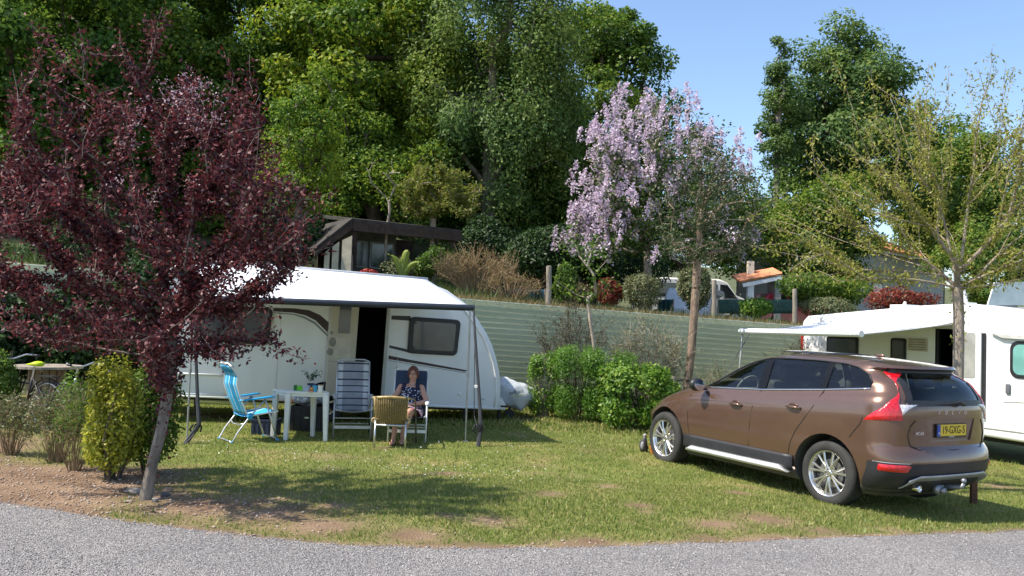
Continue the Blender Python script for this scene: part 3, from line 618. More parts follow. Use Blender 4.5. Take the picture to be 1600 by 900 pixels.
v, f = leaf_quads(np.array(P), .045, .04, jit=1.3); np_mesh('blossom', v, f, MAT['blossom_lilac'], e)
# young tree in the hedge bed
yb = at(940, 640, 16.6)
y3 = [(yb.x, 16.6, low(yb.x, 16.6))] + [tuple(at(px, py, 16.6)) for px, py in ((935, 585), (928, 540), (922, 500), (919, 475), (918, 466))]
tg = [tuple(at(px, py, 16.6 + dy)) for px, py, dy in ((888, 452, .2), (876, 380, -.2), (898, 375, .1), (905, 400, 0), (925, 392, .1), (928, 430, -.1), (945, 450, .1), (960, 432, .2), (950, 405, -.2), (870, 440, .1), (912, 380, .3), (900, 350, 0), (935, 370, .2))]
fine_tree('young_tree', 'thin young tree with few leafy tips rising out of the hedge bed', 'tree', y3[0], y3, tg, L_MID, BARKL, .08, .05, 42, .09, .035, r_tip=.006, seed=7, minnode=4, up=0, wig=.05, back=.35)
# round headed tree and thin bent tree by the shed
cb = at(676, 440, 23); ct = [(cb.x, 23, terr(cb.x, 23) - .1)] + [tuple(at(px, py, 23)) for px, py in ((675, 400), (676, 370), (677, 340), (678, 330))]
def in_cat(px, py): return .9 if ((px - 685) / 68) ** 2 + ((py - 305) / 47) ** 2 < 1 and py < 336 else 0
tg = cone_targets(612, 758, 256, 338, 23, 1.1, 150, in_cat, 12)
fine_tree('round_headed_tree', 'small umbrella shaped tree with dense brown twigs and green top beside the shed', 'tree', ct[0], ct, tg, leafmat('leaf_olive', [(.10, .13, .02), (.17, .21, .03), (.25, .28, .05), (.20, .15, .06)], .5, .02), BARKL, .095, .05, 85, .06, .085, r_tip=.010, seed=8, minnode=4, up=-.15, wig=.08, back=.5, updir=1.0)
bb = at(601, 440, 22.5); bt = [(bb.x, 22.5, terr(bb.x, 22.5) - .1)] + [tuple(at(px, py, 22.5)) for px, py in ((602, 400), (604, 360), (609, 330), (608, 315))]
tg = [tuple(at(px, py, 22.5 + d)) for px, py, d in ((580, 285, .1), (598, 270, 0), (618, 290, .2), (625, 270, -.2), (590, 255, .2), (572, 262, 0), (640, 285, 0), (612, 252, .1))]
fine_tree('thin_bent_tree', 'thin bent sapling with a crooked pale stem in front of the shed', 'tree', bt[0], bt, tg, L_YEL, BARKL, .10, .05, 60, .14, .04, r_tip=.012, seed=9, minnode=4, up=0, wig=.15, back=.6)

# ================================================================ SHRUBS AND HEDGE
L_PRIV = leafmat('leaf_yellow_green', [(.16, .20, .02), (.32, .36, .03), (.48, .48, .05), (.58, .54, .09)], .5, .04)
L_HED = leafmat('leaf_hedge_bright', [(.05, .13, .012), (.10, .22, .02), (.17, .30, .03), (.24, .34, .05)], .42, .08)
L_FEA = leafmat('leaf_feathery', [(.06, .16, .015), (.11, .24, .025), (.17, .30, .035)], .45, .04)
L_WIL = leafmat('leaf_willow', [(.08, .11, .04), (.13, .17, .07), (.20, .22, .10), (.22, .17, .08)], .35, .06)
def S2(name, label, px0, px1, ptop, pbot, Y, n, size, lm, depth=None, **k):
    a, b_ = at(px0, pbot, Y), at(px1, pbot, Y); t = at((px0 + px1) / 2, ptop, Y); z0 = low((a.x + b_.x) / 2, Y); H = t.z - z0; rx = (b_.x - a.x) / 2
    return shrub(name, label, ((a.x + b_.x) / 2, Y, z0), (rx, depth or min(.8, rx * .9), H / 2), n, size, lm, lift=0, **k)
S2('golden_privet_bush', 'yellow green leafy bush right beside the plum trunk', 122, 222, 546, 742, 9.3, 6500, .050, L_PRIV, seed=60, stems=12, lump=.25, shell=.3, boxy=.2)
S2('green_bush', 'darker green bush overlapping the far side of the plum trunk', 190, 285, 545, 728, 9.75, 5200, .048, L_MID, seed=61, stems=9, lump=.3, shell=.3, boxy=.2)
S2('rounded_hedge_shrub', 'bright small leaved shrub with bare brown base at the caravan end of the hedge', 818, 878, 543, 645, 16.9, 5200, .055, L_HED, seed=62, boxy=.5, lump=.12, stems=24, bark=BARKL)
S2('feathery_shrub', 'feathery soft green shrub in the middle of the hedge', 856, 950, 532, 655, 16.7, 15000, .06, L_FEA, seed=63, asp=.25, boxy=.5, lump=.14)
S2('feathery_shrub', 'soft green shrub behind the feathery one touching the young tree', 895, 1000, 538, 655, 16.6, 9000, .06, L_FEA, seed=64, asp=.35, boxy=.5, lump=.15)
S2('broadleaf_hedge_shrub', 'dense bright large leaved shrub closest to the car in the hedge', 925, 1050, 562, 672, 15.9, 7000, .085, L_HED, seed=65, boxy=.5, lump=.14, shell=.5, updir=.3)
S2('broadleaf_hedge_shrub', 'bright leaved shrub hidden partly behind the car nose', 1010, 1070, 588, 668, 16.6, 2200, .075, L_HED, seed=66, lump=.3)
def twiggy(name, label, px0, px1, ptop, pbot, Y, nst, lm, size, per, bark, seed, z0=None, fan=.6, r=.008, droop=0., curve=0.):
    rs = np.random.default_rng(seed); a, b_ = at(px0, pbot, Y), at(px1, pbot, Y); cx = (a.x + b_.x) / 2; rx = (b_.x - a.x) / 2; top = at((px0 + px1) / 2, ptop, Y).z; zz = z0 if z0 is not None else low(cx, Y)
    e = empty(name, (cx, Y, zz), label, 'shrub'); m = MB(); P = []; H = top - zz
    for i in range(nst):
        ax = rs.uniform(-1, 1); ay = rs.uniform(-1, 1) * .6; h = H * rs.uniform(.55, 1.0) * (1 - .3 * abs(ax)); b0 = Vector((ax * rx * .25, ay * rx * .25, 0)); tp_ = Vector((ax * rx, ay * rx, h - droop * abs(ax) * H)); md_ = b0.lerp(tp_, .55) + Vector((rs.normal() * .05, rs.normal() * .05, h * (.1 + curve)))
        pts = [b0, b0.lerp(md_, .6), md_, tp_]; m.tube(pts, [r, r * .8, r * .6, r * .3], 4)
        for k in range(3):
            s = rs.uniform(.4, 1); q = md_.lerp(tp_, s); q2 = q + Vector(rs.normal(size=3)) * .12 * H + Vector((0, 0, .08 * H)); m.tube([q, q2], [r * .45, r * .2], 3)
            for _ in range(per): P.append(np.array(q.lerp(q2, rs.uniform(0, 1))) + rs.normal(size=3) * .02)
        for _ in range(per): P.append(np.array(md_.lerp(tp_, rs.uniform(-.4, 1))) + rs.normal(size=3) * .03)
    m.build('stem', bark, e, weld=False)
    v, f = leaf_quads(np.array(P), size, size * .4, jit=.9, updir=.4); np_mesh('foliage', v, f, lm, e); return e
twiggy('spindly_shrub', 'dark spindly shrub leaning on the green wall above the hedge', 838, 945, 462, 620, 17.7, 75, leafmat('leaf_dull', [(.05, .06, .025), (.09, .09, .04), (.16, .13, .08)], .3, .05), .055, 10, BARK, 70)
twiggy('willowy_shrub', 'upright grey green willowy shrub behind the hedge beside the long trunk', 950, 1068, 486, 630, 17.5, 110, L_WIL, .05, 11, BARKL, 71)
twiggy('bare_brown_shrub', 'tall bare brown twiggy shrub on the bank above the caravan nose', 672, 812, 386, 470, 21.0, 190, leafmat('leaf_rust', [(.20, .13, .05), (.28, .20, .08), (.17, .17, .05)], .35, .04), .05, 4, mat('twig_tan', (.26, .18, .10), .9, var=.3), 72, z0=terr(-1, 21), r=.012, curve=.1)
twiggy('bare_brown_shrub', 'loose tan twigs hanging over the wall end beside the brown shrub', 745, 850, 425, 470, 20.2, 80, MAT['leaf_rust'], .05, 3, MAT['twig_tan'], 73, z0=terr(0, 20.2), r=.009, curve=.15)
twiggy('dry_reed_clump', 'tall tan reeds at the rear corner of the motorhome below its awning', 1205, 1292, 524, 600, 17.9, 150, MAT['leaf_rust'], .05, 3, MAT['twig_tan'], 74, r=.007)
twiggy('low_wall_weeds', 'thin weedy shrub low against the green wall beside the long trunk', 1085, 1150, 563, 640, 18.4, 60, L_WIL, .045, 9, BARKL, 75, r=.005)
twiggy('dry_grass_clump', 'dry straw coloured stems beside the gravel in front of the bicycle', 45, 130, 600, 722, 10.2, 75, L_WIL, .05, 6, MAT['twig_tan'], 76, r=.004)
twiggy('dry_grass_clump', 'loose straw stems and green shoots at the photo edge beside the gravel', -30, 60, 610, 715, 10.6, 60, L_WIL, .05, 7, MAT['twig_tan'], 77, r=.004)
twiggy('green_shoots', 'fresh green shoots between the dry stems and the yellow green bush', 80, 150, 590, 735, 9.7, 40, L_MID, .045, 9, MAT['twig_tan'], 78, r=.004)
S2('green_bush', 'leafy green bush behind the cable reel at the photo edge', -40, 35, 530, 690, 12.5, 2600, .06, L_MID, seed=67, lump=.4, shell=.3)
S2('green_bush', 'small green bush between the bicycle and the cable reel', 80, 140, 575, 660, 12.2, 1300, .05, L_HED, seed=68, lump=.4, shell=.2)
# on the bank
def B2(name, label, px0, px1, ptop, pbot, Y, n, size, lm, **k):
    a, b_ = at(px0, pbot, Y), at(px1, pbot, Y); t = at((px0 + px1) / 2, ptop, Y); z0 = a.z; H = t.z - z0; rx = (b_.x - a.x) / 2
    return shrub(name, label, ((a.x + b_.x) / 2, Y, z0), (rx, min(1.2, rx * .8), H / 2), n, size, lm, lift=0, **k)
B2('grey_green_bush', 'grey green bush on the bank in front of the pink tree trunk', 968, 1036, 420, 488, 22, 4200, .07, L_WIL, seed=80, asp=.4)
B2('grey_green_bush', 'loose grey bush on the bank behind the long brown trunk', 1056, 1114, 405, 488, 22, 7500, .075, L_WIL, seed=81, asp=.5, lump=.25)
L_RED = leafmat('leaf_photinia', [(.09, .012, .012), (.22, .025, .02), (.30, .06, .03), (.10, .10, .03)], .35, .1)
B2('red_leaved_bush', 'red leaved bush on the bank left of the grey green bush', 925, 975, 432, 480, 22.5, 2200, .075, L_RED, seed=82)
B2('red_leaved_bush', 'long dark red leaved bush above the motorhome roof', 1345, 1470, 446, 490, 27, 4200, .085, L_RED, seed=83, lump=.4)
B2('green_bush', 'bright green bush on the bank right of the post near the white van', 1150, 1215, 464, 496, 23, 2800, .07, L_HED, seed=84)
B2('green_bush', 'low grey green bush right of the fence post in front of the house', 1245, 1345, 462, 500, 24, 3400, .07, L_WIL, seed=85)
B2('green_bush', 'dark green bush under the lone oak in front of the house wall', 1200, 1365, 420, 482, 29, 6800, .11, L_MID, seed=86, lump=.35)
B2('green_bush', 'green weedy bush beside the young tree on the wall edge', 858, 905, 405, 478, 20.3, 2400, .07, L_MID, seed=87, lump=.5)
B2('green_bush', 'tangled brownish bush on the wall edge behind the young tree', 880, 935, 440, 485, 20.8, 1800, .06, leafmat('leaf_mixed', [(.05, .09, .02), (.14, .10, .05), (.20, .15, .07)], .3, .05), seed=88, lump=.4)
B2('green_bush', 'leafy green bush below the round headed tree beside the banana plant', 640, 690, 392, 440, 22.2, 2200, .075, L_MID, seed=89, lump=.4)
B2('red_flower_bush', 'small bush covered in bright red flowers below the shed', 560, 592, 418, 442, 21.3, 900, .06, leafmat('flower_red', [(.45, .02, .03), (.62, .04, .05), (.06, .12, .02)], .3, .05), seed=90)
B2('green_bush', 'thin leafy bush in front of the shed window', 585, 650, 398, 442, 21.8, 1500, .07, L_WIL, seed=91, lump=.5)
B2('green_bush', 'leafy bush under the right end of the shed roof', 655, 722, 378, 425, 22.6, 2600, .08, L_MID, seed=92, lump=.5)
# banana plant
p_ = at(627, 445, 21); e = empty('banana_plant', p_, 'banana plant with upright yellow green leaves in front of the shed', 'plant')
MB().tube([(0, 0, -.3), (0, 0, .15)], [.06, .04], 8).build('stem', mat('banana_stem', (.25, .28, .08), .6), e, True)
for dx, h, ln, w_ in ((-.36, .62, 0, .11), (.14, .72, .1, .10), (.42, .45, 0, .1), (-.12, .50, -.1, .08)):
    def lf(u, v, dx=dx, h=h, w_=w_):
        t = v; s = (u - .5) * 2; x = dx * t ** 1.3; z = .1 + h * math.sin(t * 1.7) / math.sin(1.57); ww = w_ * math.sin(math.pi * min(1, t * .92 + .06)) ** .7
        return (x + s * ww * .9, .05 * s * s + .03 * dx, z + abs(s) * .03 - (.02 * s))
    MB().grid(lf, 4, 10).build('leaf', leafmat('leaf_banana', [(.26, .34, .04), (.38, .44, .07)], .5, .1), e, True)
# ================================================================ THE BROWN CAR (x forward from the rear bumper, y to its left, z up)
CO = Vector((4.898, 9.400, -.137)); CA = Vector((-.5112, .8594, .0122)); CB = Vector((-.8594, -.5113, .0103)); CC = Vector((.0151, -.0053, .9999))
car = empty('parked_car', (0, 0, 0), 'metallic brown estate car parked on the grass with its rear towards the road', 'car', mtx=frame_mtx(CO, CA, CB, CC))
PAINT = mat('brown_metallic', (.148, .084, .058), .26, .5, var=.03, coat=.9)
RZ = [.22, .30, .40, .50, .60, .66, .70, .74, .85, .95, 1.02, 1.08, 1.12, 1.16, 1.19, 1.24, 1.29, 1.34, 1.42, 1.50, 1.57, 1.60, 1.63, 1.66, 1.69, 1.705]
XR = [.30, .17, .07, .02, .00, .01, .03, .07, .07, .07, .075, .09, .10, .11, .12, .15, .18, .21, .265, .325, .375, .29, .31, .55, .95, 1.25]
XF = [4.30, 4.42, 4.50, 4.54, 4.56, 4.57, 4.57, 4.57, 4.54, 4.47, 4.40, 4.27, 4.16, 4.04, 3.94, 3.70, 3.32, 3.17, 2.94, 2.72, 2.50, 2.40, 2.25, 2.05, 1.85, 1.65]
WW = [.84, .90, .93, .945, .95, .952, .95, .948, .948, .945, .938, .928, .912, .885, .85, .825, .808, .79, .765, .737, .708, .69, .655, .585, .45, .25]
def tb(z, T_): return float(np.interp(z, RZ, T_))
def AR(z): return .42
def AF(z): return float(np.interp(z, [.2, 1.0, 1.25, 1.7], [1.15, 1.15, .85, .45]))
NS = 3.0; NF = 2.4
def Kw(z): return .085 * sst(.60, 1.0, z) * (1 - sst(1.25, 1.60, z))
def warp(x, z): return z + Kw(z) * (2.0 - x)
def inv(x, zr):
    a, b_ = .2, 1.72
    for _ in range(30):
        m_ = (a + b_) / 2
        if warp(x, m_) < zr: a = m_
        else: b_ = m_
    return (a + b_) / 2
def side_y(x, zr):
    z = inv(x, zr); xr, xf, w_ = tb(z, XR), tb(z, XF), tb(z, WW); ar, af = AR(z), AF(z)
    if x < xr + ar: t = max(0, min(1, (xr + ar - x) / ar)); return w_ * (1 - t ** NS) ** (1 / NS)
    if x > xf - af: t = max(0, min(1, (x - xf + af) / af)); return w_ * (1 - t ** NF) ** (1 / NF)
    return w_
def rear_x(y, zr):
    x = .1
    for _ in range(5):
        z = inv(x, zr); t = min(1, abs(y) / tb(z, WW)); x = tb(z, XR) + AR(z) * (1 - (1 - t ** NS) ** (1 / NS))
    return x
def ringpt(z, u, dx=0, dw=0, xfmax=9, xrm=0):
    """u 0..1 from the rear centre along the left side to the front centre"""
    xr, xf, w_ = max(tb(z, XR) + dx, xrm), min(tb(z, XF) - dx, xfmax), tb(z, WW) - dw; ar = AR(z); af = min(AF(z), xf - xr - ar - .05)
    if u < .3: th = u / .3 * math.pi / 2; x = xr + ar * (1 - math.cos(th) ** (2 / NS)); y = w_ * math.sin(th) ** (2 / NS)
    elif u > .7: th = (1 - u) / .3 * math.pi / 2; x = xf - af * (1 - math.cos(th) ** (2 / NF)); y = w_ * math.sin(th) ** (2 / NF)
    else: x = xr + ar + (xf - af - xr - ar) * (u - .3) / .4; y = w_
    return x, y
def shell(zs, **k):
    m = MB(); us = [0, .02, .05, .09, .13, .17, .21, .25, .28, .3] + [.3 + .4 * i / 16 for i in range(1, 16)] + [.7, .73, .77, .81, .85, .89, .93, .97, 1.0]; rings = []
    for z in zs:
        L = []
        for u in us: x, y = ringpt(z, u, **k); L.append((x, y, warp(x, z)))
        rr = L + [(x, -y, q) for x, y, q in reversed(L[1:-1])]; rings.append(rr)
    n = len(rings[0]); vs = [p for r_ in rings for p in r_]
    fs = [(i * n + j, i * n + (j + 1) % n, (i + 1) * n + (j + 1) % n, (i + 1) * n + j) for i in range(len(rings) - 1) for j in range(n)]
    fs += [tuple(range(n - 1, -1, -1)), tuple(range((len(rings) - 1) * n, len(rings) * n))]
    return m.add(vs, fs)
zs = []
for a, b_ in zip(RZ[:-1], RZ[1:]): k = max(1, int(round((b_ - a) / .025))); zs += [a + (b_ - a) * i / k for i in range(k)]
zs.append(RZ[-1])
body = shell(zs).build('body', [PAINT, mat('cabin_lining', (.075, .072, .062), .8)], car, True)
cuts = []
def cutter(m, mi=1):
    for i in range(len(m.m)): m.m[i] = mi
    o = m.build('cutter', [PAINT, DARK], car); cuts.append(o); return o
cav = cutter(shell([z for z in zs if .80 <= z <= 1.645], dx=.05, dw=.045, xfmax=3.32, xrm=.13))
for s in (1, -1):
    for x in (.97, 3.744):
        m = MB(); m.lathe((x, 0, .37), [(.0, .55 * s), (.445, .55 * s), (.445, 1.2 * s), (0, 1.2 * s)], 40, 'Y'); cutter(m)
WB = lambda x: float(np.interp(x, [.45, .65, 1.2, 2.0, 2.96, 3.2], [1.375, 1.35, 1.29, 1.215, 1.155, 1.14]))
WTp = lambda x: float(np.interp(x, [.45, .58, .75, .95, 1.3, 1.8, 2.1, 2.4, 2.7, 2.9, 3.05, 3.2], [1.38, 1.51, 1.585, 1.615, 1.625, 1.62, 1.60, 1.53, 1.405, 1.29, 1.20, 1.145]))
xs = [.50 + (3.08 - .50) * i / 30 for i in range(31)]
cutter(MB().prism([(x, -1.3, WB(x) + .012) for x in xs] + [(x, -1.3, WTp(x) - .004) for x in reversed(xs)], (0, 2.6, 0)))
cutter(MB().prism([(2.2, y, z) for y, z in ((-.70, 1.235), (.70, 1.235), (.60, 1.56), (-.60, 1.56))], (1.4, 0, 0)))
cutter(MB().prism([(-.3, y, z) for y, z in ((-.66, 1.26), (.66, 1.26), (.57, 1.565), (-.57, 1.565))], (.85, 0, 0)))
cutter(MB().prism([(-.3, y, z) for y, z in ((-.44, 1.075), (.44, 1.075), (.36, .84), (-.36, .84))], (.395, 0, 0)), 0)
for o in cuts:
    md = body.modifiers.new('cut', 'BOOLEAN'); md.operation = 'DIFFERENCE'; md.object = o; md.solver = 'EXACT'
dg = bpy.context.evaluated_depsgraph_get(); me = bpy.data.meshes.new_from_object(body.evaluated_get(dg)); body.modifiers.clear(); body.data = me
for o in cuts: bpy.data.objects.remove(o)
for p_ in me.polygons:
    if p_.center.z < .33 and p_.material_index == 0: p_.material_index = 1
me.polygons.foreach_set('use_smooth', [True] * len(me.polygons)); me.set_sharp_from_angle(angle=R(28))

def side_panel(name, x0, x1, zb, zt, m_, off=.004, nx_=24, nz_=6, sides=(1, -1), par=car):
    r_ = None
    for s in sides:
        o = MB().grid(lambda u, v: (lambda x: (lambda z: (x, s * (side_y(x, z) + off), z))(zb(x) + (zt(x) - zb(x)) * v))(x0 + (x1 - x0) * u), nx_, nz_).build(name, m_, par, True); r_ = r_ or o
    return r_
GL = glassmat('tinted_car_glass', (.72, .78, .73), -.02); GLR = glassmat('rear_car_glass', (.78, .84, .78), -.03)
inn = lambda f, d: (lambda x: f(x) + d)
for x0, x1 in ((2.10, 3.06), (1.16, 1.98), (.52, 1.08)): side_panel('window', x0, x1, inn(WB, .012), inn(WTp, -.004), GL, -.006, 16)
for a, b_ in ((1.98, 2.10), (1.08, 1.16)): side_panel('window_pillar', a, b_, inn(WB, .005), inn(WTp, .004), mat('gloss_black', (.006, .006, .007), .25, spec=.25, var=0), .003, 3)
for s in (1, -1):
    MB().tube([(x, s * (side_y(x, WB(x)) + .006), WB(x)) for x in [.50 + 2.55 * i / 24 for i in range(25)]], .009, 5).build('window_trim', CHROME, car, True)
    MB().tube([(x, s * (side_y(x, WTp(x)) + .002), WTp(x)) for x in [.50 + 2.55 * i / 30 for i in range(31)]], .010, 5).build('window_surround', BLACK, car, True)
def rgrid(name, y0, y1, zb, zt, m_, off, nu=14, nv=6, par=car): return MB().grid(lambda u, v: (lambda y: (lambda z: (rear_x(y, z) - off, y, z))(zb(y) + (zt(y) - zb(y)) * v))(y0 + (y1 - y0) * u), nu, nv).build(name, m_, par, True)
MB().grid(lambda u, v: (lambda z: (lambda y: (rear_x(y, z) + .004, y, z))((u - .5) * 2 * (.66 - .09 * v)))(1.26 + .305 * v), 14, 6).build('rear_window', GLR, car, True)
m = MB()
def rwb(t):  # dark border of the rear window
    o = []
    for y, z in t: o.append((rear_x(y, z) - .004, y, z))
    return o
for A_, B_ in ((((-.70, 1.215), (.70, 1.215)), ((-.67, 1.275), (.67, 1.275))), (((-.60, 1.545), (.60, 1.545)), ((-.60, 1.59), (.60, 1.59)))):
    m.grid(lambda u, v: (lambda y, z: (rear_x(y, z) - .004, y, z))(A_[0][0] + (A_[1][0] - A_[0][0]) * u, A_[0][1] + (B_[0][1] - A_[0][1]) * v), 16, 2)
for s in (1, -1): m.grid(lambda u, v: (lambda z: (lambda y: (rear_x(y, z) - .004, y, z))(s * ((.70 - .10 * v) - .075 * u)))(1.215 + .375 * v), 3, 8)
m.build('rear_window_frame', BLACK, car, True)
# windscreen
def fx(y, zr):
    x = 3.0
    for _ in range(6): z = inv(x, zr); af = AF(z); t = min(1, abs(y) / tb(z, WW)); x = tb(z, XF) - af * (1 - (1 - t ** NF) ** (1 / NF))
    return x
MB().grid(lambda u, v: (lambda z: (lambda y: (fx(y, z) - .01, y, z))((u - .5) * 1.38))(1.235 + .325 * v), 12, 6).build('windscreen', GL, car, True)
# seats, headrests, steering wheel
SEAT = mat('dark_seat_cloth', (.05, .05, .05), .8); CREAM = mat('cream_trim', (.45, .43, .37), .7)
for y in (.38, -.38):
    m = MB(); m.box((2.15, y, 1.02), (.16, .46, .62), rot=Matrix.Rotation(R(-14), 3, 'Y')); m.box((2.03, y, 1.43), (.10, .26, .18)); m.box((2.4, y, .86), (.5, .46, .14)); m.build('front_seat', SEAT, car, True, bevel=.04)
m = MB(); m.box((1.12, 0, 1.02), (.16, 1.25, .56), rot=Matrix.Rotation(R(-12), 3, 'Y'))
for y in (.42, 0, -.42): m.box((1.03, y, 1.36), (.09, .25, .14))
m.build('rear_seat', SEAT, car, True, bevel=.04)
MB().box((.58, 0, 1.14), (.62, 1.3, .03)).build('parcel_shelf', CREAM, car, True, bevel=.01)
m = MB(); rt = Matrix.Rotation(R(-25), 3, 'Y'); pts = [Vector((2.72, .38, 1.16)) + rt @ Vector((0, .19 * math.cos(t), .19 * math.sin(t))) for t in np.linspace(0, 2 * math.pi, 25)]; m.tube(pts, .014, 6, cap=False); m.tube([pts[0], pts[12]], .02, 5); m.box((2.95, 0, 1.08), (.25, 1.4, .12)); m.build('steering_wheel', mat('grey_wheel_rim', (.25, .25, .24), .4), car, True)
# lamps
LR = mat('lamp_red', (.55, .006, .012), .12, var=.25, vs=35, coat=1.0, bump=.25, bs=60, spec=.7); LC = mat('lamp_clear', (.62, .60, .62), .12, .3, coat=1.0, bump=.3, bs=70, var=.3, vs=40)
def thx(x, z): q = max(0, min(1, 1 - (x - tb(z, XR)) / AR(z))); return math.acos(min(1, q ** (NS / 2)))
def thy(y, z): return math.asin(min(1, (abs(y) / tb(z, WW)) ** (NS / 2)))
def wrap(s, th, zn, off):
    ar = AR(zn); x = tb(zn, XR) + ar * (1 - math.cos(th) ** (2 / NS)); y = tb(zn, WW) * math.sin(th) ** (2 / NS); return (x - off * math.cos(th), s * (y + off * math.sin(th)), warp(x, zn))
def lamp(name, s, z0, z1, yi, xo, m_, off, par, nu=10, nv=18):
    def f(u, v):
        zr = z0 + (z1 - z0) * v; zn = inv(.2, zr); a = thy(yi(zr), zn); b_ = thx(xo(zr), zn); return wrap(s, a + (b_ - a) * u, zn, off * (1 if 0 < u < 1 and 0 < v < 1 else 0.1))
    return MB().grid(f, nu, nv).build(name, m_, par, True)
YI = lambda z: float(np.interp(z, [1.05, 1.12, 1.24, 1.32, 1.45, 1.62], [.745, .75, .765, .725, .675, .60])); XO = lambda z: float(np.interp(z, [1.05, 1.10, 1.20, 1.32, 1.42, 1.52, 1.62], [.50, .44, .29, .225, .27, .36, .46]))
for s in (1, -1):
    tl = lamp('tail_lamp', s, 1.055, 1.56, YI, XO, LR, .016, car); lamp('reversing_lamp', s, 1.115, 1.225, lambda z: YI(z) - .0, lambda z: float(np.interp(z, [1.11, 1.23], [.155, .115])), LC, .019, tl, 5, 5)
for s in (1, -1):
    MB().grid(lambda u, v: (lambda x: (lambda z: (x, s * (side_y(x, z) + .006), z))(.86 + .12 * v - .04 * u + .02))(4.0 + .38 * u), 8, 4).build('headlamp', LC, car, True)
    MB().grid(lambda u, v: (lambda x: (lambda z: (x, s * (side_y(x, z) + .009), z))(.905 + .06 * v))(3.98 + .10 * u), 3, 3).build('indicator', mat('lamp_amber', (.75, .18, .02), .2, coat=1), car, True)
    f_ = lamp('fog_reflector', s, .515, .60, lambda z: .72 - (z - .515) * .6, lambda z: .33 - (z - .515) * .3, LR, .015, car, 8, 4); lamp('reflector_surround', s, .498, .617, lambda z: .69, lambda z: .36, ALU, .004, f_, 8, 4)
# dark lower cladding, silver skid plate and side steps
CL = mat('dark_cladding', (.024, .024, .027), .5, var=.15)
def band(name, z0, z1, xend, m_, off, par=car, ymax=None):
    def f(u, v):
        zn = z0 + (z1 - z0) * v; s = -1 if u < .5 else 1; t = abs(u - .5) * 2; b_ = thx(xend, zn) if ymax is None else thy(ymax, zn); return wrap(s, t * b_, zn, off)
    return MB().grid(f, 40, 6).build(name, m_, par, True)
band('rear_bumper_cladding', .26, .61, .50, CL, .006)
m = MB()
def skid(u, v):
    y = (u - .5) * 1.42; e = abs(u - .5) * 2; z0 = .43 - .0 * e; z = .385 + .10 * v - .12 * max(0, e - .8) * 2 + 0; return (rear_x(y, .46) - .035 + .12 * (1 - v) ** 1.5, y, z)
m.grid(skid, 30, 5); m.grid(lambda u, v: (lambda p: (p[0] + .35 * v, p[1] * (1 - .05 * v), p[2] - .04 * v))(skid(u, 0)), 30, 3); m.build('skid_plate', mat('silver_plastic', (.42, .42, .42), .35, .5), car, True, solid=.012)
for s in (1, -1):
    m = MB(); m.grid(lambda u, v: (lambda x: (x, s * (.955 + .004 * math.sin(v * 3.14)), (.335 + .165 * v)))(1.42 + 1.86 * u), 12, 5); m.build('sill_cladding', CL, car, True, solid=.02)
    m = MB(); pr = [(.90, .30), (1.0, .295), (1.02, .325), (.995, .365), (.93, .37)]
    P_ = [[(x, s * y, z) for y, z in pr] for x in (1.44, 3.22)]; P_[0] = [(x + (z - .29) * 2.2, y, z) for x, y, z in P_[0]]; P_[1] = [(x - (z - .29) * 1.5, y, z) for x, y, z in P_[1]]
    m.add(P_[0] + P_[1], [(0, 1, 2, 3, 4), (9, 8, 7, 6, 5)] + [(i, i + 5, (i + 1) % 5 + 5, (i + 1) % 5) for i in range(5)]); m.build('side_step', mat('silver_step', (.60, .60, .59), .35, .6), car, True, bevel=.008)
for s in (1, -1):   # gaps between doors and wings
    dk = mat('door_gap', (.01, .008, .007), .8); cv = lambda pts: MB().tube([(x, s * (side_y(x, z) - .0005), z) for x, z in pts], .0055, 4).build('door_gap', dk, car)
    cv([(3.20, 1.14), (3.24, 1.02), (3.24, .80), (3.22, .62), (3.17, .46)]); cv([(2.04, 1.20), (2.09, 1.0), (2.12, .75), (2.13, .5)])
    cv([(1.10, 1.29), (1.11, 1.22), (1.17, 1.10), (1.28, .95), (1.40, .80), (1.47, .65), (1.50, .50)]); cv([(.50, 1.06), (.53, .98), (.60, .90), (.66, .82)])
    for x, z in ((2.36, .995), (1.44, 1.06)):
        h_ = MB(); y = side_y(x, z); h_.ball((x + .01, s * (y - .002), z + .012), (.075, .012, .04), n=14, m=8); hh = h_.build('handle_recess_shade', mat('shade_recess', (.07, .036, .022), .4, .4), car, True)  # dark oval paints the shaded recess behind the door handle
        MB().tube([(x + .11, s * (y + .008), z), (x + .05, s * (y + .034), z + .004), (x - .05, s * (y + .034), z + .002), (x - .10, s * (y + .010), z - .004)], [.012, .018, .018, .014], 8).build('door_handle', PAINT, car, True)
# tailgate edges, wiper, plate, lettering
dk = MAT['door_gap']
gl = [(.60, 1.06), (.66, 1.0), (.69, .90), (.66, .80), (.56, .755), (0, .745), (-.56, .755), (-.66, .80), (-.69, .90), (-.66, 1.0), (-.60, 1.06)]
MB().tube([(rear_x(y, z) - .001, y, z) for y, z in gl], .005, 4).build('tailgate_gap', dk, car)
MB().tube([(.045, -.16, 1.235), (.03, -.06, 1.262), (.045, .02, 1.25), (.09, .24, 1.236), (.11, .42, 1.232)], [.035, .03, .018, .010, .006], 6, sq=(1, .6)).build('rear_wiper', BLACK, car, True)
def rmtx(x, y, z, tilt=0): m_ = Matrix(((0, 0, -1), (-1, 0, 0), (0, 1, 0))).to_4x4(); m_.translation = (x, y, z); return m_
px_ = .075; pl = MB().box((px_, 0, .955), (.012, .53, .125)).build('number_plate', mat('plate_yellow', (.72, .50, .03), .4, var=.03), car, True, bevel=.003)
MB().box((px_ - .003, .24, .955), (.012, .052, .121)).build('country_band', mat('plate_blue', (.02, .06, .35), .4), pl); MB().box((px_ + .004, 0, .948), (.012, .55, .15)).build('plate_holder', BLACK, pl)
